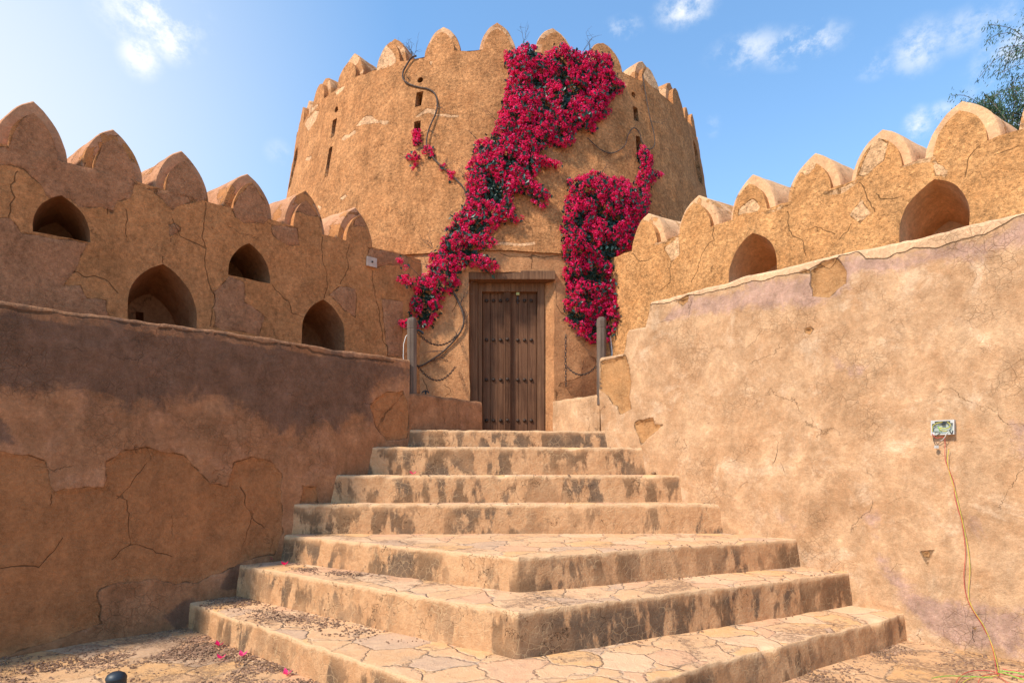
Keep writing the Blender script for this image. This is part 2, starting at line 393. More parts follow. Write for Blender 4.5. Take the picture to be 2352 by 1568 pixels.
def riser_mat():
    m, t, b = newmat('step_riser_plaster', .93, .1); P = t.coord()
    mid = t.noise(P, 6, 6, .7, .3); fine = t.noise(P, 45, 5, .7); big = t.noise(P, 1.6, 4, .6)
    col = t.mix(t.rng(mid, .35, .65), (.50, .250, .115), (.63, .345, .172))
    W = t.map(P, (1, 1, .38))
    s1 = t.noise(W, 3.4, 6, .62, .35); s2 = t.noise(t.map(W, loc=(5, 5, 5)), 7.5, 5, .6, .2)
    dk = t.rng(t.m('ADD', t.m('MULTIPLY', s1, .6), t.m('MULTIPLY', s2, .4)), .47, .525)
    dk = t.m('MULTIPLY', dk, t.rng(t.noise(t.map(P, loc=(1, 7, 3)), 1.15, 3, .6), .38, .55, .38, 1))
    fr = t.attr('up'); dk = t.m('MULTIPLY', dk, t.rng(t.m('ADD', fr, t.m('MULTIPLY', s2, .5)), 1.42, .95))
    W2 = t.vm('ADD', P, t.vm('SCALE', t.noise(P, 9, 3, .6, out='Color'))); W2.node.inputs[1].links[0].from_node.inputs['Scale'].default_value = .05
    cq = t.rng(t.vor(W2, 13), .055, .0); cq = t.m('MULTIPLY', cq, t.rng(t.noise(P, 3.2, 3), .42, .6))
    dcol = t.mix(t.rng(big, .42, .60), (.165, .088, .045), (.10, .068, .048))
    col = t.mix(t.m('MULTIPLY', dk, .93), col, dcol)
    col = t.mix(t.m('MULTIPLY', cq, .5), col, (.60, .38, .20))
    col = t.mix(t.m('MULTIPLY', t.rng(fine, .3, .7), .3), col, (.30, .165, .085)); col = t.mix(t.m('MULTIPLY', t.rng(t.noise(P, 20, 6, .75), .5, .7), .4), col, (.30, .18, .10))
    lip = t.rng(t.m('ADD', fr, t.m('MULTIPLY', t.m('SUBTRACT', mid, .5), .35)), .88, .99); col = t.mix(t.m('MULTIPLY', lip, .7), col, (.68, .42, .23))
    hgt = t.m('ADD', t.m('MULTIPLY', t.m('SUBTRACT', fine, .5), .007), t.m('MULTIPLY', t.m('SUBTRACT', t.noise(P, 18, 6, .75), .5), .014)); hgt = t.m('ADD', hgt, t.m('MULTIPLY', cq, -.002))
    ch = t.rng(t.vor(t.vm('ADD', P, t.vm('SCALE', t.noise(P, 4, 4, .6, out='Color'))), 1.6), .006, .001); ch = t.m('MULTIPLY', ch, t.rng(t.noise(P, 2.4, 3), .5, .58))
    col = t.mix(t.m('MULTIPLY', ch, .8), col, (.08, .045, .025)); hgt = t.m('SUBTRACT', hgt, t.m('MULTIPLY', ch, .01))
    bp = t.node('ShaderNodeBump'); bp.inputs['Distance'].default_value = 1; t.set(bp.inputs['Height'], hgt)
    t.set(b.inputs['Base Color'], col); t.l.new(bp.outputs[0], b.inputs['Normal']); return m
def flag_mat(name, dust=.25, scale=2.6, dirt=(.24, .145, .095), tone=(1.04, .92, .83)):
    m, t, b = newmat(name, .85, .2); P = t.coord(); Q = t.map(P, (1, 1, .01))
    W = t.vm('ADD', Q, t.vm('SCALE', t.noise(Q, 3.2, 4, .6, out='Color'))); W.node.inputs[1].links[0].from_node.inputs['Scale'].default_value = .22
    e = t.vor(W, scale); cc = t.node('ShaderNodeSeparateColor'); t.set(cc.inputs[0], t.vor(W, scale, 'F1', 'Color'))
    col = t.ramp(cc.outputs[0], [(0, (.58, .36, .19)), (.22, (.62, .40, .235)), (.38, (.58, .33, .205)), (.52, (.62, .36, .14)), (.66, (.66, .47, .31)), (.82, (.40, .30, .235)), (.92, (.54, .32, .16))], 'CONSTANT'); col = t.mix(.4, col, (.60, .39, .235))
    mid = t.noise(Q, 9, 6, .7, .5); fine = t.noise(P, 60, 4, .7); big = t.noise(Q, 1.2, 5, .65, .5)
    col = t.mix(t.rng(mid, .35, .7, 0, .5), col, (.68, .48, .30)); col = t.mix(t.rng(t.noise(t.map(Q, loc=(3, 3, 0)), 5, 5, .7, .4), .5, .75, 0, .5), col, (.38, .27, .19))
    jw = t.rng(t.m('ADD', e, t.m('MULTIPLY', t.m('SUBTRACT', t.noise(P, 22, 5, .75), .5), .09)), .05, .01)
    mort = t.mix(t.rng(mid, .4, .6), (.36, .29, .235), (.50, .37, .25))
    jm = t.rng(t.noise(t.map(Q, loc=(8, 2, 0)), 2.3, 5, .65), .40, .62, .12, 1)
    col = t.mix(t.m('MULTIPLY', t.m('MULTIPLY', jw, jm), .6), col, mort)
    gap = t.m('MULTIPLY', t.rng(t.m('ADD', e, t.m('MULTIPLY', t.m('SUBTRACT', mid, .5), .05)), .010, .001), t.rng(t.noise(Q, 6, 3), .50, .60))
    col = t.mix(t.m('MULTIPLY', t.m('MULTIPLY', gap, jm), .8), col, (.06, .04, .03))
    dm = t.m('MULTIPLY', t.rng(t.m('ADD', big, t.m('MULTIPLY', t.m('SUBTRACT', mid, .5), .6)), .62-dust*.5, .74-dust*.5), t.rng(t.noise(P, 34, 4, .7), .40, .56))
    col = t.mix(t.m('MULTIPLY', dm, .75), col, dirt)
    col = t.mix(1., col, tone, 'MULTIPLY')
    hgt = t.m('MULTIPLY', t.rng(e, 0, .05), .010); hgt = t.m('ADD', hgt, t.m('MULTIPLY', mid, .016)); hgt = t.m('ADD', hgt, t.m('MULTIPLY', fine, .004)); hgt = t.m('ADD', hgt, t.m('MULTIPLY', dm, .004)); hgt = t.m('SUBTRACT', hgt, t.m('MULTIPLY', gap, .01))
    bp = t.node('ShaderNodeBump'); bp.inputs['Distance'].default_value = 1; t.set(bp.inputs['Height'], hgt)
    t.set(b.inputs['Base Color'], col); t.l.new(bp.outputs[0], b.inputs['Normal']); return m
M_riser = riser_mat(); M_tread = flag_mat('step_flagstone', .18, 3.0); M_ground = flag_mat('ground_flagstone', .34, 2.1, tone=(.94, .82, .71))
def simple(name, c, r=.6, spec=.3, metal=0, var=.25, scale=20, bump=.0, trans=0):
    m, t, b = newmat(name, r, spec); P = t.coord(); n = t.noise(P, scale, 4, .65)
    t.set(b.inputs['Base Color'], t.mix(t.rng(n, .3, .7), sc(c, 1-var), sc(c, 1+var))); b.inputs['Metallic'].default_value = metal
    if bump:
        bp = t.node('ShaderNodeBump'); bp.inputs['Distance'].default_value = 1; t.set(bp.inputs['Height'], t.m('MULTIPLY', t.noise(P, scale*2, 4), bump)); t.l.new(bp.outputs[0], b.inputs['Normal'])
    return m
def wood(name, c1, c2, sc_=1.):
    m, t, b = newmat(name, .78, .2); P = t.coord()
    g = t.noise(t.map(P, (28*sc_, 28*sc_, 1.1*sc_)), 1, 7, .7, .5); g2 = t.noise(t.map(P, (90*sc_, 90*sc_, 3*sc_)), 1, 4, .6, .2); bl = t.noise(P, 3, 4, .6)
    col = t.mix(t.rng(g, .32, .68), c1, c2); col = t.mix(t.rng(bl, .4, .75, 0, .4), col, sc(c1, .5)); col = t.mix(t.rng(g2, .58, .72, 0, .55), col, sc(c1, .3))
    bp = t.node('ShaderNodeBump'); bp.inputs['Distance'].default_value = 1
    t.set(bp.inputs['Height'], t.m('ADD', t.m('MULTIPLY', g, .006), t.m('MULTIPLY', g2, -.004)))
    t.set(b.inputs['Base Color'], col); t.l.new(bp.outputs[0], b.inputs['Normal']); return m
M_door = wood('dark_door_wood', (.098, .040, .019), (.19, .086, .042)); M_frame = wood('frame_wood', (.12, .053, .026), (.22, .107, .053)); M_post = wood('grey_post_wood', (.095, .062, .045), (.20, .138, .10))
M_iron = simple('rusty_iron', (.055, .032, .022), .6, .4, .5, .4, 60); M_chain = simple('dark_chain_iron', (.05, .042, .04), .45, .5, .7, .4, 90)
M_white = simple('white_plastic', (.50, .47, .43), .5, .4, 0, .06, 15); M_red = simple('red_insulation', (.50, .05, .04), .4, .5, 0, .1); M_yel = simple('yellow_insulation', (.55, .45, .05), .4, .5, 0, .15)
M_blk = simple('black_insulation', (.02, .02, .02), .4, .5); M_grn = simple('green_insulation', (.22, .42, .05), .4, .5, 0, .2); M_boxin = simple('box_backplate', (.36, .38, .33), .5, .3, 0, .12, 25)
M_bol = simple('charcoal_paint', (.022, .028, .036), .5, .5, .2, .15, 8); M_brass = simple('brass', (.40, .26, .08), .35, .5, .9, .15)
M_bark = simple('grey_bark', (.17, .125, .095), .9, .1, 0, .4, 40, .006); M_vine = simple('woody_vine_bark', (.095, .068, .055), .9, .1, 0, .45, 50, .004)
M_flake = simple('fallen_plaster_flake', (.27, .155, .095), .9, .1, 0, .4, 9); M_wirew = simple('pale_cable', (.62, .56, .50), .5, .3, 0, .1)
def petal_mat(name, cols, tr=.35, r=.6):
    m, t, b = newmat(name, r, .25)
    c = t.ramp(t.attr('tone'), [(i/(len(cols)-1), x) for i, x in enumerate(cols)])
    t.set(b.inputs['Base Color'], c)
    d = t.node('ShaderNodeBsdfTranslucent'); t.set(d.inputs[0], c); mx = t.node('ShaderNodeMixShader'); mx.inputs[0].default_value = tr
    t.l.new(b.outputs[0], mx.inputs[1]); t.l.new(d.outputs[0], mx.inputs[2]); t.l.new(mx.outputs[0], m.node_tree.nodes['Material Output'].inputs[0]); return m
M_petal = petal_mat('bougainvillea_bract', [(.46, .006, .045), (.80, .010, .095), (.95, .018, .17), (.95, .13, .40)], .45)
M_leafb = petal_mat('bougainvillea_leaf', [(.008, .020, .017), (.016, .042, .028), (.04, .095, .08)], .15, .4)
M_leaft = petal_mat('pinnate_leaf', [(.035, .065, .03), (.05, .095, .035), (.085, .13, .05)], .3)

# ------------------------------------------------------------------ ground
xs = np.unique(np.concatenate([[-900, -300, -100, -40, -15], np.arange(-8, 8.01, .05), [15, 40, 100, 300, 900]]))
ys = np.unique(np.concatenate([[-900, -300, -100, -30, -8, -2], np.arange(2, 8.01, .05), [14, 20, 50, 100, 300, 1500]]))
gx, gy = np.meshgrid(xs, ys); V = np.column_stack([gx.ravel(), gy.ravel(), np.zeros(gx.size)])
V[:, 2] += .007*fbm(V, 2.2, 3, 5)*(np.abs(V[:, 0]) < 9); nx = len(xs)
idx = np.arange(len(V)).reshape(len(ys), nx); Fq = np.stack([idx[:-1, :-1], idx[:-1, 1:], idx[1:, 1:], idx[1:, :-1]], -1).reshape(-1, 4)
tag(mesh('ground', V, Fq, M_ground, base=(0, 0, 0)), kind='structure')

# ------------------------------------------------------------------ staircase
stair = thing('staircase', (0, 5, 0), 'wide stained plaster staircase with flagstone treads climbing to the wooden door', 'staircase')
STEPS = [([(-3.20, 5.85), (.03, 3.10), (3.60, 5.40)], -.06, .235), ([(-2.86, 6.15), (.04, 4.05), (3.29, 5.72)], .225, .545),
         ([(-2.53, 6.46), (.05, 4.73), (2.94, 6.05)], .535, .815), ([(-2.45, 6.50), (2.42, 6.59)], .80, 1.134), ([(-2.12, 6.81), (2.06, 6.96)], 1.125, 1.447),
         ([(-1.79, 7.116), (1.71, 7.335)], 1.44, 1.781), ([(-1.42, 7.485), (1.30, 7.755)], 1.77, 2.005)]
def resamp(L, n):
    L = np.array(L, float); d = np.r_[0, np.cumsum(np.hypot(*np.diff(L, axis=0).T))]; q = np.linspace(0, d[-1], n)
    if len(L) == 3:
        k = int(round(d[1]/d[-1]*(n-1))); q = np.r_[np.linspace(0, d[1], k+1), np.linspace(d[1], d[2], n-k)[1:]]
    return np.column_stack([np.interp(q, d, L[:, i]) for i in (0, 1)]), q/d[-1]
for i, (L, za, zb) in enumerate(STEPS):
    ln = sum(math.dist(a, b) for a, b in zip(L[:-1], L[1:])); n = int(ln/.022)
    fr, q = resamp(L, n)
    B = STEPS[i+1][0] if i+1 < len(STEPS) else [(-1.30, 8.9), (1.25, 8.9)]
    B = [(x, y+.22) for x, y in B]
    if len(B) == 2 and len(L) == 3: B = [B[0], ((B[0][0]+B[1][0])/2, (B[0][1]+B[1][1])/2), B[1]]
    bk, _ = resamp(B, n) if len(B) == len(L) else resamp(B, n)
    tg = np.gradient(fr, axis=0); tg /= np.hypot(*tg.T)[:, None]; nm = np.column_stack([tg[:, 1], -tg[:, 0]])
    H = zb-za; rr = .010; rows = []; up = []; mt = []
    for k in range(13): rows.append((0., za+(H-rr)*k/12, 0)); up.append(k/12)
    for a in (30, 60, 90): rows.append((-rr*(1-math.cos(R_(a))), zb-rr+rr*math.sin(R_(a)), 0)); up.append(1.)
    nt = 18
    for k in range(1, nt+1): rows.append((-rr, zb, (k/nt)**1.3)); up.append(1.)
    P3 = []
    e1 = np.column_stack([fr, np.zeros(n)]); chip = fbm(e1, 7, 4, 40+i); chip2 = fbm(e1, 2.1, 3, 60+i); big = np.clip(fbm(e1, 3.3, 2, 90+i)-.75, 0, 1)
    batter = .035
    for r, (off, z, q_) in enumerate(rows):
        o = off+.010*chip2 - batter*max(0, (z-za)/H) + batter*.5
        o = o-(np.clip(chip, 0, 2)*.015+big*.12)*(1 if r >= 12 else (r/12)**6)
        xy = fr+nm*(o[:, None]); zz = np.full(n, z)
        if r >= 12: zz = zz-(np.clip(-chip, 0, 2)*.011+big*.07)*max(0, 1-q_*18 if q_ else 1)
        if q_: xy = xy*(1-q_)+bk*q_
        P3.append(np.column_stack([xy, zz]))
    V = np.concatenate(P3); D = wob(V, ((3, .006), (9, .004), (26, .003)), 11+i)
    if True:
        tre = np.repeat(np.arange(len(rows)) > 15, n); D[tre, 2] = V[tre, 2]+.005*fbm(V[tre], 6, 3, 70+i)
    idx = np.arange(len(V)).reshape(len(rows), n)
    Fq = np.stack([idx[:-1, :-1], idx[:-1, 1:], idx[1:, 1:], idx[1:, :-1]], -1).reshape(-1, 4)
    rowi = np.repeat(np.arange(len(rows)-1), n-1); edge = 15+np.round(1.5*vnoise(V[Fq[:, 0]]*np.array([1, 1, 0]), 8, 33)).astype(int)
    mi = (rowi >= edge).astype(int)
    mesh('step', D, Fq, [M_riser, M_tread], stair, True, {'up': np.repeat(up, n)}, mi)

# ------------------------------------------------------------------ near stair walls
def grid_wall(name, PL, s0, s1, top, mat, thick, polys, cracks, stain=None, cap=None, base=(0, 0, 0), parent=None, hs=.030, z0=-.05, seed=0, dep=.012):
    ss = np.arange(s0, s1+hs, hs); n = len(ss); q0 = np.column_stack([ss, ss*0, ss*0]); T = np.array([top(s) for s in ss])+.008*vnoise(q0, 5, 8)+.004*vnoise(q0, 17, 8)
    K = Marks(polys, cracks, .012, seed)
    outl = [(s0, z0), (float(ss[-1]), z0)]+[(float(a), float(b)-.03) for a, b in zip(ss[::-1], T[::-1])]
    V, F_ = cdt(outl, [], hs, seed, K.lines()); pa = K.patch(V)
    P0 = PL(V, -dep*np.clip(pa/.012, 0, 1)); Fq = (F_[:, ::-1] if PL.flip else F_).tolist(); A = [V]; W = [P0]; o = len(V)
    rows = [(-.03+.03*math.sin(R_(a)), -.03*(1-math.cos(R_(a)))) for a in (0, 25, 50, 75, 90)]+[(0, -thick+.03), (-.03, -thick)]
    for dz, d in rows: q = np.column_stack([ss, T+dz]); W.append(PL(q, d)); A.append(q)
    W.append(PL(np.column_stack([ss, ss*0+z0]), -thick)); A.append(np.column_stack([ss, ss*0+z0]))
    idx = o+np.arange(n*(len(rows)+1)).reshape(-1, n); G = np.stack([idx[:-1, :-1], idx[:-1, 1:], idx[1:, 1:], idx[1:, :-1]], -1).reshape(-1, 4)
    Fq += (G[:, ::-1] if PL.flip else G).tolist()
    # the two ends
    tot = o+n*(len(rows)+1)
    for e_ in (0, n-1):
        f_ = PL([[ss[e_], z0]])[0]; W.append(np.array([f_])); A.append(np.array([[ss[e_], z0]])); Fq.append([tot]+idx[:, e_].tolist()); tot += 1
    V3 = wob(np.concatenate(W)); A = np.concatenate(A); pp = np.concatenate([pa, np.full(len(A)-o, -.12)])
    at = {'patch': pp, 'crack': np.concatenate([K.crack(V), np.zeros(len(A)-o)])}
    if stain is not None: at['stain'] = stain(A)
    if cap is not None: at['cap'] = cap(A)
    return mesh(name, V3, Fq, mat, parent, True, at, base=base)
zL = 2.868
polysL = [LN.pts(z5, L) for L in [
    [(-60, 650), (100, 663), (190, 690), (215, 815), (300, 805), (405, 790), (425, 700), (500, 645), (585, 637), (640, 655), (700, 668), (760, 700), (830, 785), (905, 795), (930, 710), (1010, 670), (1085, 700), (1118, 750), (1130, 900), (1120, 970), (1080, 1060), (940, 1100), (780, 1165), (560, 1158), (470, 1165), (400, 1200), (395, 1330), (180, 1400), (-60, 1480)],
    [(1465, 470), (1530, 420), (1600, 420), (1618, 470), (1618, 600), (1540, 610), (1490, 560)], [(1190, 850), (1205, 785), (1260, 790), (1265, 855)]]]
cracksL = [LN.pts(z5, L) for L in [[(405, 790), (430, 830), (490, 850), (525, 930), (520, 1020), (440, 1070)], [(520, 1020), (600, 1030), (680, 1065)], [(0, 1105), (70, 1095), (160, 1115), (200, 1070), (270, 1000)],
    [(965, 800), (985, 880), (1050, 960)], [(985, 880), (1000, 900), (960, 1060)], [(585, 640), (590, 690), (550, 760), (460, 840)], [(1600, 430), (1500, 560)], [(1560, 480), (1530, 500), (1500, 560)], [(200, 815), (215, 870)]]]
cracksL = [(l, .955) for l in cracksL]; cracksL.append(LN.pts(z5, [(0, 72), (150, 92), (280, 104), (400, 120), (540, 155), (700, 175), (900, 210), (1060, 226), (1180, 244), (1330, 275), (1560, 303)])); cracksL[-1] = (cracksL[-1], 1.2)
bandL = LN.pts(z5, [(-100, -100), (-100, 400), (0, 405), (100, 400), (230, 385), (380, 420), (500, 470), (640, 460), (800, 440), (960, 480), (1080, 540), (1200, 580), (1350, 560), (1450, 510), (1500, 400), (1700, 380), (1700, -200)])
spotL = [LN.pts(z5, L) for L in [[(640, 1300), (700, 1240), (760, 1220), (760, 1330), (690, 1350)], [(860, 1200), (900, 1120), (950, 1080), (950, 1200)], [(-60, 500), (40, 520), (60, 620), (-60, 640)], [(100, 970), (200, 960), (200, 1000), (100, 1000)]]]
def stainL(A):
    d = segdist(A, bandL, True)*np.where(inside(A, bandL), 1, -1); v = np.clip(.5+d/.42, 0, 1)
    v = v*np.where(zL-A[:, 1] < .12, .62, 1)*np.clip(.72+(zL-A[:, 1])*.8, 0, 1)
    for p in spotL: e = segdist(A, p, True)*np.where(inside(A, p), 1, -1); v = np.maximum(v, np.clip(.5+e/.12, 0, .9))
    return v
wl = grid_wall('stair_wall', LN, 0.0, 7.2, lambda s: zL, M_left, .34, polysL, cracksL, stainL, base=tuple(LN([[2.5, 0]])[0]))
tag(wl, 'brown shaded stair wall with a dark damp band along its top', 'wall')
def topR(s):
    if s < -.47: return 2.94
    if s < -.15: return 3.24
    return 3.535+.0*s
sA = RN.pix(1380, 800)[0]; sB = RN.pix(1435, 800)[0]; sC = RN.pix(1485, 800)[0]
def topR(s):
    def sm(x, e): return max(0, min(1, (x-e)/.05))
    return 2.95+.29*sm(s, sB)+.30*sm(s, sC)
polysR = [RN.pts(z3, L) for L in [[(1000, 1395), (1060, 1350), (1130, 1325), (1190, 1380), (1180, 1450), (1100, 1530), (1010, 1520)], [(310, 1530), (380, 1505), (375, 1545), (340, 1560)], [(940, 1392), (1000, 1378), (1110, 1335), (1060, 1365), (1000, 1395), (960, 1402)]]]
polysR += [RN.pts(z6, L) for L in [[(750, 180), (775, 168), (792, 176), (775, 200), (755, 198)], [(85, 540), (155, 520), (165, 545), (195, 550), (150, 590), (105, 625)], [(1200, 1040), (1250, 1035), (1232, 1070), (1225, 1105), (1205, 1065)], [(1408, 1345), (1425, 1350), (1420, 1365), (1410, 1362)]]]
polysR += [RN.pts(z4, [(1655, 950), (1720, 930), (1820, 905), (1850, 980), (1870, 1100), (1860, 1280), (1790, 1310), (1775, 1260), (1740, 1250), (1700, 1190), (1655, 1140)]), RN.pts(z4, [(1460, 1370), (1480, 1365), (1492, 1400), (1480, 1418), (1458, 1405)])]
cracksR = [(RN.pts(z6, L), .93) for L in [[(640, 590), (655, 620), (640, 720)], [(660, 700), (680, 750)], [(735, 60), (745, 85), (735, 110)], [(990, 930), (950, 950)], [(1160, 990), (1158, 1010)], [(1410, 1350), (1415, 1400)], [(480, 820), (530, 770), (560, 790)], [(1100, 860), (1155, 830)]]]
capline = RN.pts(z3, [(2400, 980), (2200, 1070), (2090, 1092), (1960, 1150), (1900, 1195), (1780, 1212), (1640, 1250), (1530, 1260), (1440, 1290), (1390, 1315), (1290, 1320), (1250, 1290), (1150, 1310), (1090, 1372), (1040, 1362), (940, 1395), (880, 1412), (700, 1440), (560, 1480), (380, 1508), (300, 1530), (100, 1580), (100, 1450)])
cappoly = capline+[(sC-.3, 5), (12, 5), (12, capline[0][1])]
def capR(A):
    p = rough(cappoly, .014, .04, 3, True); e = segdist(A, p, True); return np.clip(np.where(inside(A, p), e, -e), -.12, .12)*np.where(A[:, 0] > sC+.02, 1, 1)
mv = [RN.pts(z3, L) for L in [[(380, 1500), (900, 1400), (1150, 1320), (1500, 1260), (1900, 1190), (2150, 1060), (2400, 1000), (2400, 1200), (1900, 1330), (1500, 1400), (1250, 1420), (1200, 1500), (900, 1600), (250, 1640)]]]
mv += [RN.pts(z6, L) for L in [[(950, 860), (1050, 900), (1030, 1100), (1150, 1300), (1300, 1400), (1640, 1500), (1640, 1250), (1400, 1250), (1200, 1180), (1060, 1060)], [(620, 880), (700, 900), (720, 960), (640, 940)], [(700, 1040), (760, 1060), (740, 1100)], [(1380, 880), (1450, 900), (1460, 1000), (1380, 980)], [(1530, 520), (1700, 480), (1700, 700), (1560, 640)], [(850, 280), (1000, 320), (960, 380), (860, 340)]]]
def stainR(A):
    v = np.zeros(len(A))
    for p in mv: e = segdist(A, p, True)*np.where(inside(A, p), 1, -1); v = np.maximum(v, np.clip(.36+e/.3, 0, .8))
    return v
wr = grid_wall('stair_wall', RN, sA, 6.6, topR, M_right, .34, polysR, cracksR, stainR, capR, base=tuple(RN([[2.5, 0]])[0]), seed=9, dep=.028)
tag(wr, 'sunlit sand-coloured stair wall with chipped cap, stepped end and open junction box', 'wall')
def parapet(PL, sEnd, s_far, z, mat, par, seed):
    hs = .03; ss = np.arange(s_far, sEnd+.001, hs); rows = []
    ts = np.linspace(0, 1, 26); T = z+.006*vnoise(np.column_stack([ss, ss*0, ss*0]), 9, seed); n = len(ss); W = []
    for q in ts: W.append(PL(np.column_stack([ss, 1.7+(T-1.7-.02)*q]), -.012))
    W.append(PL(np.column_stack([ss, T]), -.03)); W.append(PL(np.column_stack([ss, T]), -.30)); W.append(PL(np.column_stack([ss, ss*0+1.7]), -.33))
    V = wob(np.concatenate(W)); idx = np.arange(len(V)).reshape(-1, n); Fq = np.stack([idx[:-1, :-1], idx[:-1, 1:], idx[1:, 1:], idx[1:, :-1]], -1).reshape(-1, 4)
    if PL.flip: Fq = Fq[:, ::-1]
    Z = np.full(len(V), -.12); return mesh('low_parapet', V, Fq, mat, par, True, {'patch': Z, 'cap': Z})
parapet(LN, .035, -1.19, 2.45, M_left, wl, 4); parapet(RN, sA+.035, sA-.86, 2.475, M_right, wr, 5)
# block the gap behind each low parapet down to the landing level of the tower foot
# ------------------------------------------------------------------ arches
def arch(c, z, w_, h, n=9, soft=.0, leg=0.):
    """pointed arch outline, anticlockwise, foot at z"""
    k = max((h*h-w_*w_)/(2*w_), .001); R = w_+k; a1 = math.acos(k/R); r = []
    for i in range(n+1): a = a1*i/n; r.append((-k+R*math.cos(a), R*math.sin(a)))
    if soft:
        r = [(x, y-soft*h*math.exp(-(x/(w_*.35))**2)) for x, y in r]
    r = ([(w_, -leg)] if leg else [])+r
    L = [(c+x, z+y) for x, y in r]; L += [(c-x, z+y) for x, y in r[::-1][1:]]
    return L
def merlon(par, mapf, wi, hi, wo, ho, d_rim, depth, mat_in, mat_out, soft, seed, wobf):
    """mapf(u, z, d): u along, z above crenel, d backwards. rim and barrel first, the proud panel as a part of it"""
    r = random.Random(seed); n = 12; W_ = wo*r.uniform(.96, 1.04); Hh = ho*r.uniform(.97, 1.03)
    out = arch(0, 0, W_, Hh, n, soft, .03); inn = arch(0, 0, wi, hi, n, soft, .03)
    V = []; Fc = []; m = len(out); nd = 12
    rings = [(inn, d_rim+.0), ([(a[0]*.5+b[0]*.5, a[1]*.5+b[1]*.5) for a, b in zip(inn, out)], d_rim), ([(a[0]*.97, a[1]*.975) for a in out], d_rim+.001), (out, d_rim+.018)]
    for k in range(1, nd+1): rings.append((out, d_rim+.018+(depth-d_rim-.03)*k/nd))
    for L, d in rings:
        for (u, z) in L: V.append(mapf(u, z, d))
    for a in range(len(rings)-1):
        for j in range(m-1): Fc.append((a*m+j, a*m+j+1, (a+1)*m+j+1, (a+1)*m+j))
    Fc.append(tuple(range((len(rings)-1)*m, len(rings)*m)))
    o = mesh('merlon', wobf(V), [f[::-1] for f in Fc] if par['flip'] else Fc, mat_out, par['o']); o.data.set_sharp_from_angle(angle=R_(38))
    V2, T2 = cdt(inn, [], .05, seed); V3 = [mapf(u, z, 0) for u, z in V2]; Fc = T2.tolist(); k = len(V3); L = inn
    for d in (0, .02, d_rim+.01):
        for u, z in L: V3.append(mapf(u, z, d))
    for a in (0, 1):
        for j in range(m-1): Fc.append((k+a*m+j, k+a*m+j+1, k+(a+1)*m+j+1, k+(a+1)*m+j)[::(1)])
    nT = len(T2)
    Fc = [tuple(f) for f in Fc]
    if par['flip']: Fc = [f[::-1] for f in Fc]
    Z = np.full(len(V3), par.get('pz', -.12)); V3 = np.array(V3)
    pa = par['polys'](np.array([par['inv'](*((list(V2)+list(L)*3)[i])) for i in range(len(V3))])) if 'polys' in par else Z
    mesh('merlon_panel', wobf(V3), Fc, mat_in, o, True, {'patch': pa}).data.set_sharp_from_angle(angle=R_(50))
def niche(par, mapf, hole, depth, mat, slit=None, wobf=wob, flip=False, back_scale=.9, zbase=None):
    """recess behind a wall opening: sides, back and the little loophole in the back"""
    V = []; Fc = []; m = len(hole); nd = 7
    cx = sum(p[0] for p in hole)/m; zb = min(p[1] for p in hole)
    for k in range(nd+1):
        q = k/nd; s_ = 1-(1-back_scale)*q
        for (u, z) in hole: V.append(mapf(cx+(u-cx)*s_, zb+(z-zb)*s_, depth*q))
    for a in range(nd):
        for j in range(m): j2 = (j+1) % m; Fc.append((a*m+j, a*m+j2, (a+1)*m+j2, (a+1)*m+j))
    bk = [(cx+(u-cx)*back_scale, zb+(z-zb)*back_scale) for u, z in hole]
    if slit:
        x0, y0, x1, y1 = slit; sl_ = [(x0, y0), (x1, y0), (x1, y1), (x0, y1)]
        V2, T2 = cdt(bk, [sl_], .08, 3); k = len(V); V += [mapf(u, z, depth) for u, z in V2]; Fc += [tuple(k+i for i in f) for f in T2.tolist()]
        k = len(V)
        for d in (depth, depth+.25): V += [mapf(u, z, d) for u, z in sl_]
        Fc += [(k+j, k+(j+1) % 4, k+4+(j+1) % 4, k+4+j) for j in range(4)]+[(k+4, k+5, k+6, k+7)]
    else: Fc.append(tuple(range(nd*m, nd*m+m)))
    if flip: Fc = [tuple(f)[::-1] for f in Fc]
    return mesh('niche', wobf(V), Fc, mat, par, True)

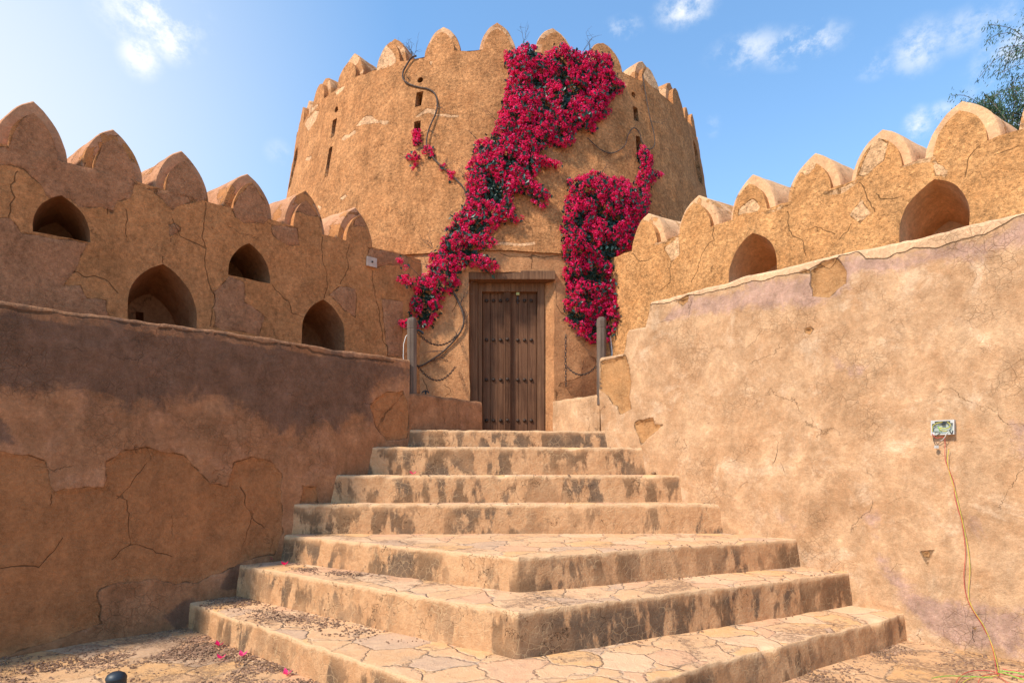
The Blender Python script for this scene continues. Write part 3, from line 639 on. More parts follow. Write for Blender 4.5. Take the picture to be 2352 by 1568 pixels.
# ------------------------------------------------------------------ crenellated walls
def cren_wall(PL, label, top, s0, s1, merl, wi, hi, niches, mat, mat_m, polys, cracks, base, seed, win=None):
    root = thing('crenellated_wall', base, label, 'wall'); s_seed = seed
    holes = []
    for (c, z, w_, h, leg) in niches:
        a = arch(c, z+leg, w_, h, 9, .0); holes.append(a+([(c-w_, z)] if leg else [])+([(c+w_, z)] if leg else []))
    outl = [(s0, -.05), (s1, -.05), (s1, top)]+[]
    xs_ = np.arange(s1-.07, s0+.03, -.07); outl += [(float(x), top+.006*math.sin(x*9)+.004*math.sin(x*31)) for x in xs_]+[(s0, top)]
    # the coat over the panels is continuous with the wall: the strip under each panel is cut straight
    outl = [(a, top if any(abs(a-c) < wi+.02 for c in merl) and b > 1 else b) for a, b in outl]
    K = Marks(polys, cracks, .012, seed); V, T = cdt(outl, holes, .04, seed, K.lines()); a0 = K.patch(V)
    Fc = T if not PL.flip else T[:, ::-1]
    mesh('wall_face', wob(PL(V, .010*np.clip(a0/.012, 0, 1))), Fc, mat, root, True, {'patch': a0, 'crack': K.crack(V)})
    th = 1.0; q = [(s0, top), (s1, top)]; ss = np.arange(s0, s1, .08)
    W = np.concatenate([PL(np.column_stack([ss, ss*0+top-.004]), 0), PL(np.column_stack([ss, ss*0+top-.0]), -.03), PL(np.column_stack([ss, ss*0+top]), -th), PL(np.column_stack([ss, ss*0-.05]), -th)])
    idx = np.arange(len(W)).reshape(4, -1); Fq = np.stack([idx[:-1, :-1], idx[:-1, 1:], idx[1:, 1:], idx[1:, :-1]], -1).reshape(-1, 4)
    Z = np.full(len(W), -.12); mesh('wall_top', wob(W), Fq if not PL.flip else Fq[:, ::-1], mat, root, True, {'patch': Z})
    for i, c in enumerate(merl):
        mp = lambda u, z, d, c=c: tuple(PL([[c+u+.24*max(d-.09, 0), top+z]], -d)[0])
        merlon(dict(o=root, flip=PL.flip, polys=K.patch, inv=lambda u, z, c=c: (c+u, top+z)), mp, wi, hi, wi+.085, hi+.15, .095, .86, mat, mat_m, .03 if PL.flip else .05, seed+i, wob)
    for i, hl in enumerate(holes):
        c = niches[i][0]; slit = win[i] if win else None
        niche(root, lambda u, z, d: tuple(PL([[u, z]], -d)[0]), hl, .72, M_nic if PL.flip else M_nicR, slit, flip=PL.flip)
    return root
mL = [4.86+.0, 4.19, 3.52, 2.855, 2.165, 1.475, .755]; mL = [5.56, 4.9, 4.2, 3.52, 2.865, 2.165, 1.47, .755]
pL = [LC.pts(z1, L) for L in [
    [(-40, 350), (330, 432), (500, 478), (770, 560), (735, 570), (700, 630), (640, 650), (600, 715), (540, 680), (430, 680), (370, 640), (255, 640), (230, 580), (130, 480), (30, 440), (-40, 450)],
    [(150, 150), (200, 150), (330, 420), (300, 440), (30, 360)], [(560, 330), (620, 305), (680, 330), (745, 470), (760, 556), (510, 482)],
    [(812, 590), (900, 590), (1130, 650), (1060, 655), (1000, 670), (950, 695), (900, 640)], [(905, 590), (960, 440), (1020, 425), (1080, 470), (1120, 640)],
    [(1275, 690), (1300, 620), (1370, 530), (1450, 650), (1465, 745), (1440, 770), (1330, 760), (1290, 735)], [(1480, 770), (1620, 790), (1620, 880), (1560, 880), (1500, 830)],
    [(-40, 740), (60, 745), (110, 830), (480, 890), (440, 960), (400, 1040), (370, 1060), (330, 1120), (430, 1110), (480, 1180), (590, 1200), (610, 1290), (-40, 1250)],
    [(920, 780), (960, 770), (990, 800), (940, 880)], [(1180, 1150), (1260, 1060), (1330, 1090), (1330, 1200), (1450, 1280), (1420, 1390), (1160, 1340), (1180, 1200)],
    [(1800, 1150), (1860, 1110), (1940, 1130), (1950, 1280), (1880, 1240)], [(2020, 905), (2230, 955), (2230, 1010), (2130, 1000), (2060, 1020), (2010, 960)], [(2080, 1180), (2200, 1200), (2200, 1500), (2120, 1500)],
    [(1600, 700), (1660, 630), (1720, 700), (1735, 730), (1640, 705)], [(1900, 790), (1970, 716), (2000, 780)]]]
cL = [LC.pts(z1, L) for L in [[(1755, 830), (1750, 900), (1785, 1050), (1775, 1180)], [(1120, 660), (1120, 980), (1170, 1150), (1160, 1330)], [(80, 480), (50, 600), (35, 750)], [(400, 1040), (600, 1110), (650, 1160)], [(1480, 1105), (1580, 1200), (1590, 1260), (1650, 1280)], [(2030, 1030), (2050, 1200), (2120, 1500)], [(940, 750), (1000, 840), (1120, 900)], [(1900, 850), (1895, 1000), (1860, 1080)], [(690, 700), (690, 860)], [(600, 715), (596, 740)], [(895, 950), (890, 1012)]]]
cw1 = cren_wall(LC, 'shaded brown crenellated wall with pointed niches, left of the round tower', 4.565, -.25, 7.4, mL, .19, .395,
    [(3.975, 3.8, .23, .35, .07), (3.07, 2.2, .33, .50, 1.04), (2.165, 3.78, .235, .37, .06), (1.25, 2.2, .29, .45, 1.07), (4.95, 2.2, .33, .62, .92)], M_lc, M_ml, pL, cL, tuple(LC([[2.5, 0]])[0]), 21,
    [(4.05, 3.83, 4.12, 4.0), (3.13, 2.9, 3.21, 3.35), (2.24, 3.82, 2.31, 3.95), None, None])
mR = [.42, 1.19, 1.92, 2.63, 3.325, 4.02, 4.74, 5.45]
pR = [RC.pts(z3, L) for L in [[(1205, 1095), (1265, 1010), (1315, 1080), (1255, 1138)], [(255, 1265), (330, 1210), (328, 1300), (290, 1335)], [(205, 1250), (212, 1235), (330, 1205), (330, 1215)],
    [(745, 1080), (900, 1032), (890, 1055), (830, 1070), (750, 1090)], [(1040, 965), (1090, 975), (1230, 925), (1240, 935), (1170, 980), (1090, 995)], [(1455, 845), (1630, 790), (1640, 830), (1700, 870), (1690, 905), (1630, 900), (1620, 830), (1540, 840), (1480, 865)],
    [(1240, 920), (1330, 690), (1400, 730), (1370, 820), (1300, 880)], [(935, 880), (1000, 800), (1030, 850), (990, 900)], [(640, 1060), (700, 1010), (760, 1060), (700, 1080), (620, 1110)]]]
cR = [RC.pts(z3, L) for L in [[(880, 1080), (885, 1180), (960, 1220), (990, 1310)], [(500, 1160), (505, 1230), (440, 1300), (400, 1440)], [(85, 1290), (130, 1330), (200, 1310)], [(1240, 940), (1310, 1010), (1330, 1080)], [(1870, 745), (1800, 800), (1790, 900)], [(2080, 730), (1950, 780)], [(290, 1340), (285, 1430), (240, 1480)], [(1440, 1010), (1380, 1020), (1330, 1010)], [(960, 1180), (1040, 1160), (1130, 1200)], [(1200, 1140), (1160, 1230)]]]
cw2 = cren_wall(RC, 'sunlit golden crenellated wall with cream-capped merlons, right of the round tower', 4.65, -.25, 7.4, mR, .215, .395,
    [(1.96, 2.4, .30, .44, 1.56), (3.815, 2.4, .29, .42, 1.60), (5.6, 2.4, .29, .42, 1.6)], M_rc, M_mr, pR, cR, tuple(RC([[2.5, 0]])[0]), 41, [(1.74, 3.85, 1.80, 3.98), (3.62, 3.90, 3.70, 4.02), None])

# ------------------------------------------------------------------ round tower
TX, TY, ZT, ZB = -.30, 13.4, 7.84, 4.65
def trad(z): return 4.28+.156*(7.82-z) if z >= ZB else 4.28+.156*(7.82-ZB)-.035
def tpt(a, z, d=0):
    """a = arc metres at radius 4.5 from the foremost point, d = depth into the wall"""
    q = a/4.5; R = trad(z)-d; return (TX+R*math.sin(q), TY-R*math.cos(q), z)
def tpts(V, d=0): return np.array([tpt(a, z, d) for a, z in V])
def tpix(x, y, off=0.):
    r = (x-CX)/F; h = 6.
    for i in range(30):
        R = trad(h)+off; A = 1+r*r; B = -2*(r*TX+TY); C = TX*TX+TY*TY-R*R; D = max(B*B-4*A*C, 0)
        Y = (-B-math.sqrt(D))/2/A; h = .5*h+.5*(EYE+(HY-y)*Y/F)
    return 4.5*math.atan2(r*Y-TX, TY-Y), h
def tP(zf, L): return [tpix(*zf(*p)) for p in L]
tower = thing('round_tower', (TX, TY, 0), 'round mud-plastered fort tower with pointed merlons, loopholes and a wooden door', 'tower')
def az(d): return R_(d)*4.5
slits = []
def circ(a, z, r): return [(a+r*math.cos(q*math.pi/6), z+r*math.sin(q*math.pi/6)) for q in range(12)]
def rect(a, z0, z1, w_): return [(a-w_/2, z0), (a+w_/2-.01, z0+.006), (a+w_/2, z1), (a-w_/2+.01, z1-.006)]
for a, L in [(-14.7, [(7.01, 7.24), (6.36, 6.78)]), (-37.3, [(6.95, 7.29), (6.26, 6.79)]), (31., [(7.03, 7.29), (6.38, 6.78)]), (54., [])]:
    if L: slits.append((circ(az(a), 7.45+(.05 if a > 0 else 0), .052), .35))
    for za, zb in L: slits.append((rect(az(a), za, zb, .118), .4))
for a in (-60, 58): slits.append((arch(az(a), 7.35, .17, .22, 6)+[(az(a)-.17, 6.75), (az(a)+.17, 6.75)], .3))
def topline(a): return ZT+.012*math.sin(a*7)+.008*math.sin(a*23)
NM = 30; maz = [1.4+12*i for i in range(-15, 15)]
aL, aR = az(-95), az(95)
outl = [(aL, ZB), (aR, ZB)]; xs_ = np.arange(aR, aL-.01, -.1)
outl += [(float(x), topline(x)) for x in xs_]
cream = [tP(z2, L) for L in [[(470, 655), (490, 630), (515, 612), (540, 608), (555, 622), (580, 630), (582, 640), (540, 642), (500, 648)], [(588, 632), (630, 634), (622, 646), (600, 642)], [(388, 726), (400, 708), (430, 700), (460, 680), (462, 690), (440, 702), (400, 730)], [(792, 604), (815, 585), (840, 574), (880, 572), (886, 592), (850, 588), (815, 592), (800, 602)],
    [(900, 598), (950, 600), (1000, 603), (1000, 609), (940, 607), (900, 603)], [(195, 640), (250, 570), (262, 575), (240, 625), (210, 672)], [(355, 480), (405, 455), (400, 470), (365, 495)], [(380, 1040), (405, 1025), (410, 1035), (390, 1050)], [(200, 815), (225, 806), (228, 816), (195, 824)], [(1040, 1270), (1180, 1268), (1400, 1266), (1400, 1272), (1180, 1275)], [(860, 320), (865, 325), (862, 335)], [(270, 1075), (285, 1080), (280, 1092)]]]
tcr = [(tP(z2, L), k) for L, k in [([(130, 915), (160, 870), (190, 820), (260, 780), (340, 730), (400, 715)], .95), ([(460, 680), (480, 640), (620, 640), (700, 632), (790, 618), (900, 600), (1100, 605)], .93), ([(460, 680), (450, 560), (465, 450)], .93), ([(600, 905), (540, 970), (500, 1020)], .92), ([(500, 870), (560, 940), (590, 900)], .92), ([(965, 300), (968, 400), (945, 500)], .92), ([(690, 370), (600, 480), (560, 500)], .92), ([(1100, 740), (1000, 850)], .88), ([(820, 880), (810, 1000), (760, 1060), (640, 1080)], .9), ([(1000, 610), (900, 700), (880, 760)], .9), ([(1370, 1090), (1385, 1200), (1390, 1300)], .93), ([(2040, 700), (2060, 800), (2120, 860), (2170, 960)], .93), ([(1700, 720), (1800, 740), (1880, 730)], .9), ([(2100, 500), (2050, 640), (2060, 720)], .9), ([(300, 1130), (330, 1180)], .9), ([(250, 900), (300, 1000), (290, 1100)], .9), ([(640, 1100), (600, 1200), (640, 1300)], .9), ([(850, 1000), (900, 1100), (870, 1200)], .9)]]
def tw(V): return wob(V, ((.55, .035), (2.2, .014), (7, .007), (18, .003)), 5)
KT = Marks(cream, tcr, .011, 7); V, T = cdt(outl, [s_[0] for s_ in slits], .05, 5, KT.lines())
mesh('upper_wall', tw(tpts(V)), T, M_tow, tower, True, {'patch': KT.patch(V)+.012, 'crack': KT.crack(V)})
bx_ = np.arange(aR, az(265), .12); bz = np.linspace(ZB, ZT, 12); g = np.array([(a, z) for z in bz for a in bx_]); idx = np.arange(len(g)).reshape(12, -1)
Fq = np.stack([idx[:-1, :-1], idx[:-1, 1:], idx[1:, 1:], idx[1:, :-1]], -1).reshape(-1, 4)
mesh('rear_wall', tw(tpts(g)), Fq, M_tow, tower, True, {'patch': np.full(len(g), -.12)})
# lower wall with the door opening; the opening is measured in x, so turn x into arc metres
def arcx(x): return 4.5*math.asin((x-TX)/trad(0))
DX0, DX1, DZ1 = -.622, .600, 4.355
door_hole = [(arcx(DX0), -.04), (arcx(DX1), -.04), (arcx(DX1), DZ1), (arcx(DX0), DZ1)]
lo = [(aL, -.05), (arcx(DX0), -.05), (arcx(DX0), DZ1), (arcx(DX1), DZ1), (arcx(DX1), -.05), (aR, -.05)]+[(float(x), ZB-.002) for x in xs_]
zz4 = lambda L: tP(z4, L)
plow = [zz4(L) for L in [[(1530, 910), (1570, 902), (1615, 915), (1640, 1180), (1440, 1185), (1400, 1130), (1345, 1105), (1355, 1080), (1500, 1050)], [(1320, 1155), (1335, 1170), (1322, 1210)]]]
clow = [zz4(L) for L in [[(935, 158), (1000, 190), (1080, 185), (1140, 192), (1180, 175), (1240, 190), (1300, 180), (1350, 172)], [(1155, 150), (1165, 270)], [(1310, 480), (1350, 570), (1400, 620)], [(545, 1105), (580, 1130), (575, 1170), (540, 1190)], [(375, 1050), (410, 1100), (420, 1160)], [(640, 500), (600, 560)]]]
KL = Marks(plow, clow, .008, 17); V, T = cdt(lo, [], .05, 6, KL.lines())
mesh('lower_wall', tw(tpts(V)), T, M_towlow, tower, True, {'patch': KL.patch(V), 'crack': KL.crack(V)})
q = [(float(x), ZB) for x in np.arange(aL, aR, .08)]
A_ = tw(np.array([(TX+(trad(ZB))*math.sin(a/4.5), TY-trad(ZB)*math.cos(a/4.5), ZB) for a, z in q])); B_ = tw(np.array([(TX+(trad(ZB)-.06)*math.sin(a/4.5), TY-(trad(ZB)-.06)*math.cos(a/4.5), ZB+.002) for a, z in q]))
mesh('ledge', np.concatenate([A_, B_]), [(i, i+1, len(q)+i+1, len(q)+i) for i in range(len(q)-1)], M_tow, tower)
# wall top ring
g = [(float(x), d) for d in (0, .75) for x in np.arange(aL, az(265), .1)]; ng = len(g)//2
Wt = tw(np.array([tpt(a, ZT-.003 if d == 0 else ZT, d) for a, d in g])); mesh('wall_top', Wt, [(i, i+1, ng+i+1, ng+i) for i in range(ng-1)], M_mt, tower)
mesh('inner_wall', tw(np.array([tpt(a, z, .75) for z in (ZT, 5.0) for a, _ in g[:ng]])), [(i, i+1, ng+i+1, ng+i) for i in range(ng-1)], M_tow, tower)
for i, (hl, dp) in enumerate(slits): 
    o = niche(tower, lambda u, z, d: tpt(u, z, d), hl, dp, M_tow, None, tw, False, .92); o.name = 'loophole'; o.data.name = 'loophole'
tpan = lambda A: np.full(len(A), -.12)
rm = random.Random(3)
flk = [tP(z2, L) for L in [[(545, 375), (550, 300), (580, 250), (625, 235), (665, 280), (680, 330), (650, 345), (600, 370)], [(1960, 400), (1985, 350), (2030, 350), (2060, 420), (2070, 490), (2000, 450)], [(355, 470), (400, 450), (405, 465), (370, 500)], [(220, 560), (260, 540), (250, 620), (215, 650)]]]
KF = Marks(flk, [], .01, 3)
for i, a in enumerate(maz):
    if abs(a) > 100 and i % 1 == 0 and abs(a) > 150: pass
    wi_ = rm.uniform(.205, .235); c = az(a); mp = lambda u, z, d, c=c: tpt(c+u*4.5/4.28, ZT+z, d)
    merlon(dict(o=tower, flip=False, polys=KF.patch, inv=lambda u, z, c=c: (c+u*1.05, ZT+z)), mp, wi_, .435*rm.uniform(.93, 1.06), wi_+.085, .61, .085, .72, M_tow, M_mt, rm.uniform(.04, .12), 200+i, tw)
# ---- the door, in its recess
YW = TY-trad(0)                    # foremost point of the lower wall
door = mesh('door_frame', *(lambda m: (m.v, m.f))((lambda m: (m.box((DX0-.03, YW-.002, DZ1-.115), (DX1+.02, YW+.24, DZ1+.01)), m.box((DX0+.004, YW+.13, 2.0), (-.50, YW+.30, DZ1-.115)), m.box((-.50, YW+.17, 2.0), (-.437, YW+.31, DZ1-.115)), m.box((-.437, YW+.17, DZ1-.24), (.372, YW+.31, DZ1-.115)), m.box((.372, YW+.17, 2.0), (.475, YW+.31, DZ1-.115)), m)[-1])(MB())), M_frame, tower, False)
bevel(door, .006)
# splayed plaster jamb on the right and thin reveal on the left
m = MB(); jz = np.linspace(1.95, DZ1-.116, 30)
for x0, y0, x1, y1 in [(DX1+.035, YW+.07, .476, YW+.20), (DX0-.01, YW+.035, DX0+.006, YW+.16)]:
    P0 = [(x0+.006*math.sin(z*9), y0, z) for z in jz]; P1 = [(x1, y1, z) for z in jz]; n = len(m.v); m.add(P0+P1, [(i, i+1, 30+i+1, 30+i) for i in range(29)])
j = m.build('door_jamb', M_towlow, tower, True, attrs={'patch': np.full(len(m.v), -.12)})
Yl = YW+.24
def leaf(x0, x1, name='door_leaf'):
    m = MB(); n = 3; r = random.Random(int(x0*100)); e = np.linspace(x0, x1, n+1)
    for i in range(n): m.box((e[i]+.0025, Yl+r.uniform(0, .004), 2.012), (e[i+1]-.0025, Yl+.05, DZ1-.235))
    m.box((x0, Yl+.02, 2.012), (x1, Yl+.045, DZ1-.235))
    o = m.build(name, M_door, tower); bevel(o, .003, 1); return o
l1 = leaf(-.433, -.092); l2 = leaf(-.045, .369)
m = MB(); m.box((-.118, Yl-.045, 2.010), (-.022, Yl+.03, DZ1-.237)); m.box((-.112, Yl-.054, 2.012), (-.104, Yl-.04, DZ1-.24)); m.box((-.036, Yl-.054, 2.012), (-.028, Yl-.04, DZ1-.24))
for i in range(120):     # rows of carved beads down the middle strip
    z = 2.03+i*.0175
    if z < DZ1-.25: m.box((-.095, Yl-.050, z), (-.045, Yl-.044, z+.009))
mid = m.build('centre_strip', M_door, tower)
def stud_obj():
    m = MB(); M = Matrix.Rotation(R_(90), 4, 'X'); m.lathe([(.026, 0), (.027, .006), (.022, .016), (.012, .023), (.003, .025)], 12, M); return m
st0 = None
for z in (DZ1-.357, 3.42, 2.835, 2.235):
    for x, par, y in [(-.375, l1, Yl), (-.272, l1, Yl), (-.168, l1, Yl), (-.066, mid, Yl-.05), (.085, l2, Yl), (.185, l2, Yl), (.283, l2, Yl)]:
        if st0 is None:
            m = stud_obj(); st0 = bpy.data.meshes.new('stud'); st0.from_pydata(m.v, [], m.f); st0.materials.append(M_iron); st0.polygons.foreach_set('use_smooth', [True]*len(st0.polygons))
        o = bpy.data.objects.new('stud', st0); COL.objects.link(o); o.parent = par; o.location = Vector((x, y, z))-base_of(par)
m = MB(); m.box((-.85, YW+.315, 1.9), (.85, YW+.34, DZ1+.15)); m.build('light_stop_backing', M_door, tower)  # unseen panel added behind the door to stop light leaking through its gaps
m = MB(); m.lathe([(4.2, 7.0), (3.5, 7.1), (.2, 7.15)], 40, Matrix.Translation((TX, TY, 0))); m.build('light_stop_roof', M_tow, tower)  # unseen disc added to close the tower against skylight from above
# padlock with hasp
pl = thing('padlock', (.085, Yl-.03, DZ1-.29), 'small brass padlock hanging at the top of the right-hand door leaf', 'padlock')
m = MB(); m.box((.06, Yl-.045, DZ1-.285), (.11, Yl-.015, DZ1-.225)); bevel(m.build('lock_body', M_brass, pl), .005)
m = MB(); m.tube([(.085+.016*math.cos(a), Yl-.03, DZ1-.225+max(0, .03*math.sin(a))) for a in np.linspace(math.pi, 0, 9)], .004, 6); m.build('shackle', M_chain, pl, True)
m = MB(); m.box((.077, Yl-.014, DZ1-.40), (.093, Yl-.002, DZ1-.186)); m.box((.07, Yl-.05, DZ1-.215), (.10, Yl-.0, DZ1-.185)); m.build('hasp', M_chain, pl)

# ------------------------------------------------------------------ posts, chains, white cables
def post(x, y, z0, z1, label):
    m = MB(); r = .066; M = Matrix.Translation((x, y, 0)) @ Matrix.Rotation(R_(6), 4, 'Z')
    z2_ = z1-.16; m.lathe([(r*.96, z0), (r*.96, z0+.10), (r*.90, z0+.106), (r*.96, z0+.112), (r*.97, z2_), (r*.91, z2_+.006), (r*.98, z2_+.012), (r*1.0, z1-.055), (r*.93, z1-.05), (r*.97, z1-.044), (r*.80, z1-.018), (r*.45, z1-.004), (.004, z1)], 8, M)
    o = m.build('wooden_post', M_post, None, False, (x, y, z0)); bevel(o, .004, 1, 20); return tag(o, label, 'post', 'wooden posts beside the door')
post(-1.265, 7.63, 2.30, 3.435, 'weathered wooden post left of the door, at the end of the shaded stair wall')
post(1.165, 7.86, 2.35, 3.50, 'weathered wooden post right of the door, beside the stepped end of the sunlit wall')
def chain(P, label, r=.0042, ll=.056):
    P = [Vector(p) for p in P]; d = [0]
    for a, b in zip(P[:-1], P[1:]): d.append(d[-1]+(b-a).length)
    def at(s):
        for i in range(len(P)-1):
            if s <= d[i+1] or i == len(P)-2: return P[i].lerp(P[i+1], (s-d[i])/(d[i+1]-d[i]))
    m = MB(); n = int(d[-1]/(ll-.013)); 
    for i in range(n):
        c = at(d[-1]*(i+.5)/n); tn = (at(min(d[-1], d[-1]*(i+1)/n))-at(d[-1]*i/n)).normalized()
        side = tn.cross(Vector((0, 1, 0))); side.normalize(); up = side.cross(tn)
        a = side if i % 2 else up; a = (a+ (up if i % 2 else side)*.35).normalized(); hl = ll/2-.014; rw = .0135
        m.tube([c+tn*(hl if abs(q) < 90 else -hl)+tn*rw*math.cos(R_(q))+a*rw*math.sin(R_(q)) for q in range(-80, 280, 30)], r, 5, True)
    return tag(m.build('chain', M_chain, None, True, tuple(P[-1])), label, 'chain', 'iron chains beside the door')
def cat(a, b, sag, n=24):
    a, b = Vector(a), Vector(b); return [a.lerp(b, i/n)-Vector((0, 0, sag*4*(i/n)*(1-i/n))) for i in range(n+1)]
def at(x, y, Y): return Vector(((x-CX)/F*Y, Y, EYE+(HY-y)*Y/F))
chain(cat((-1.20, 7.66, 3.25), at(1049, 770, 8.62), .15), 'upper of two iron chains swagged left of the door')
chain(cat((-1.20, 7.66, 2.83), at(1046, 842, 8.62), .19), 'lower of two iron chains swagged left of the door')
chain([at(1300, 768, 8.66), at(1299, 820, 8.64), at(1300, 887, 8.63)], 'iron chain hanging straight down right of the door')
chain(cat(at(1301, 840, 8.64), (1.10, 7.88, 2.86), .12), 'iron chain swagged from the right-hand wooden post to the tower wall')
for p, zz in [((1049, 768), 0), ((1046, 841), 0), ((1300, 766), 0)]: pass
m = MB(); c = at(978, 903, 8.66); m.tube([c+Vector((.045*math.cos(a), -.03, .03*math.sin(a))) for a in np.linspace(math.pi, 0, 9)], .012, 6); m.tube([c+Vector((0, 0, .04)), c+Vector((0, -.04, -.05))], .014, 6); tag(m.build('wall_hook', M_chain, None, True), 'small black iron hook low on the plaster left of the door', 'hook')
m = MB(); m.tube([(-1.37, 7.68, 2.80), (-1.38, 7.66, 2.95), (-1.375, 7.66, 3.10), (-1.35, 7.67, 3.2), (-1.28, 7.72, 3.28)], .006, 6); m.tube([(-1.28, 7.72, 3.28), (-1.2, 7.75, 3.30), (-1.15, 7.8, 3.27)], .018, 6, k=1); tag(m.build('pale_cable', [M_wirew, M_blk], None, True, (-1.37, 7.68, 2.8)), 'pale cable rising from the wall top beside the left wooden post', 'cable')
m = MB(); c = [at(1402, 772, 8.0), at(1404, 790, 7.98), at(1406, 808, 7.95), at(1405, 826, 7.9)]; m.tube(c, .008, 6); tag(m.build('pale_cable', M_wirew, None, True), 'pale cable hanging beside the right wooden post', 'cable')
# plate on the shaded wall
c = LC.pix(852, 603); m = MB()
def pbox(m, PL, s0, s1, z0, z1, d0, d1, k=0):
    P = [PL([[s, z]], d)[0] for d in (d0, d1) for s, z in ((s0, z0), (s1, z0), (s1, z1), (s0, z1))]; m.add(P, [(0, 1, 2, 3), (7, 6, 5, 4), (0, 4, 5, 1), (1, 5, 6, 2), (2, 6, 7, 3), (3, 7, 4, 0)], k)
pbox(m, LC, c[0]-.075, c[0]+.075, c[1]-.065, c[1]+.065, .0, .035); m2 = MB(); o = bevel(m.build('cover_plate', simple('dusty_plate', (.50, .36, .28), .6, .3, 0, .15, 8), None, False, tuple(LC([[c[0], c[1]-.065]])[0])), .004)
tag(o, 'small pale square electrical plate near the end of the shaded crenellated wall', 'plate')
m2.tube([LC([c], .03)[0], LC([c], .05)[0]], .012, 8); m2.build('screw', M_iron, o)

# ------------------------------------------------------------------ junction box and its wires
def rp(x, y, d=.02): return Vector(RN([RN.pix(*z6(x, y))], d)[0])
a, b = RN.pix(*z6(1257, 588)), RN.pix(*z6(1349, 525)); cz = (a[1]+b[1])/2; w0, w1 = min(a[0], b[0]), max(a[0], b[0]); h0, h1 = cz-.062, cz+.062
jb = thing('junction_box', tuple(RN([[w0, h0]])[0]), 'open white junction box full of loose wires set in the sunlit wall', 'junction box')
m = MB(); e = .009
pbox(m, RN, w0, w0+e, h0, h1, -.03, .035); pbox(m, RN, w1-e, w1, h0, h1, -.03, .035); pbox(m, RN, w0+e, w1-e, h0, h0+e, -.03, .034); pbox(m, RN, w0+e, w1-e, h1-e, h1, -.03, .034)
for s_ in (w0+e, w1-e-.018):
    for z_ in (h0+e, h1-e-.018): pbox(m, RN, s_, s_+.018, z_, z_+.018, -.02, .033)
m.build('box_frame', M_white, jb)
m = MB(); pbox(m, RN, w0+e, w1-e, h0+e, h1-e, -.028, .010); 
for k_ in range(3): pbox(m, RN, w0+e, w1-e, h0+.035+.025*k_, h0+.037+.025*k_, .010, .012)
m.build('backplate', M_boxin, jb)
def wl_(name, pts, r, mat, par): m = MB(); m.tube(smoothp(pts), r, 6); return m.build(name, mat, par, True)
def smoothp(P, n=6):
    P = [Vector(p) for p in P]; out = []
    for i in range(len(P)-1):
        p0, p1, p2, p3 = P[max(i-1, 0)], P[i], P[i+1], P[min(i+2, len(P)-1)]
        for k in range(n):
            q = k/n; out.append(.5*((2*p1)+(p2-p0)*q+(2*p0-5*p1+4*p2-p3)*q*q+(3*p1-p0-3*p2+p3)*q**3))
    return out+[P[-1]]
B_ = lambda u, v, d=.03: Vector(RN([[w1+(w0-w1)*u, h0+(h1-h0)*v]], d)[0])
wl_('wire', [B_(.3, .85), B_(.18, .7), B_(.2, .5), B_(.4, .42), B_(.6, .5), B_(.55, .3), B_(.3, .25)], .003, M_yel, jb)
wl_('wire', [B_(.5, .85), B_(.75, .8), B_(.92, .6), B_(.93, .25)], .003, M_yel, jb)
wl_('wire', [B_(.2, .6), B_(.3, .4), B_(.6, .45), B_(.7, .6), B_(.6, .2)], .002, M_grn, jb)
wl_('wire', [B_(.6, .15), B_(.75, .2), B_(.95, .22)], .004, M_blk, jb); wl_('wire', [B_(.05, .25, .035), B_(.1, .05, .04), B_(.2, .3, .035)], .004, M_blk, jb)
m = MB(); pbox(m, RN, w0+.075, w0+.10, h1-.04, h1-.02, .012, .03); m.build('terminal_block', M_blk, jb)
wl_('wire', [B_(.2, .25, .038), B_(.3, .1, .04), B_(.38, -.15, .04), B_(.5, -.35, .035), B_(.58, -.4, .03)], .0026, M_wirew, jb)
wl_('wire', [B_(.6, .1, .038), B_(.75, -.05, .04), B_(.86, -.25, .04), B_(.85, -.5, .035), B_(.8, -.7, .03)], .0026, M_blk, jb)
m = MB(); c = B_(.76, -.82, .03); m.box(c-Vector((.012, .01, .012)), c+Vector((.012, .01, .012))); m.build('connector', M_white, jb)
def gp(x, y, h=.012): Y = F*EYE/(y-HY); return Vector(((x-CX)/F*Y, Y, h))
red = [B_(.95, .1, .038), B_(.75, -.2, .04), rp(1309, 600), rp(1312, 680), rp(1330, 730), rp(1345, 770), rp(1350, 830), rp(1366, 890), rp(1378, 930), rp(1392, 1050), rp(1386, 1150), rp(1402, 1240), rp(1460, 1340), rp(1500, 1420, .05), gp(2290, 1548)]
yel = [rp(1327, 640), rp(1321, 690), rp(1332, 745), rp(1352, 810), rp(1372, 890), rp(1398, 1010), rp(1410, 1110), rp(1408, 1240), rp(1468, 1345), rp(1505, 1425, .06), gp(2294, 1546)]
lp = lambda L, h=.012: [gp(*p, h) for p in L]
rc = thing('electrical_cable', tuple(gp(2290, 1548)), 'long red wire hanging from the junction box and looping on the ground', 'cable')
m = MB(); m.tube(smoothp(red+lp([(2300, 1560), (2330, 1575), (2400, 1570)])), .0026, 6); m.tube(smoothp(lp([(2296, 1552), (2275, 1546), (2240, 1545), (2215, 1552), (2200, 1566), (2190, 1590)], .02)), .0026, 6); m.tube(smoothp(lp([(2292, 1552), (2320, 1556), (2370, 1562), (2420, 1566)], .02)), .0026, 6); m.tube(smoothp(lp([(2303, 1541), (2330, 1546), (2380, 1545), (2430, 1548)], .02)), .0026, 6); m.tube(smoothp(lp([(2290, 1552), (2262, 1556), (2250, 1566), (2246, 1580)], .02)), .0026, 6)
m.build('wire', M_red, rc, True)
yc = thing('electrical_cable', tuple(gp(2294, 1546)), 'long yellow-green wire twisted round the red one down the sunlit wall', 'cable')
m = MB(); m.tube(smoothp(yel+lp([(2285, 1555), (2240, 1558), (2215, 1568), (2200, 1590)])), .0026, 6); m.build('upper_wire', M_yel, yc, True)
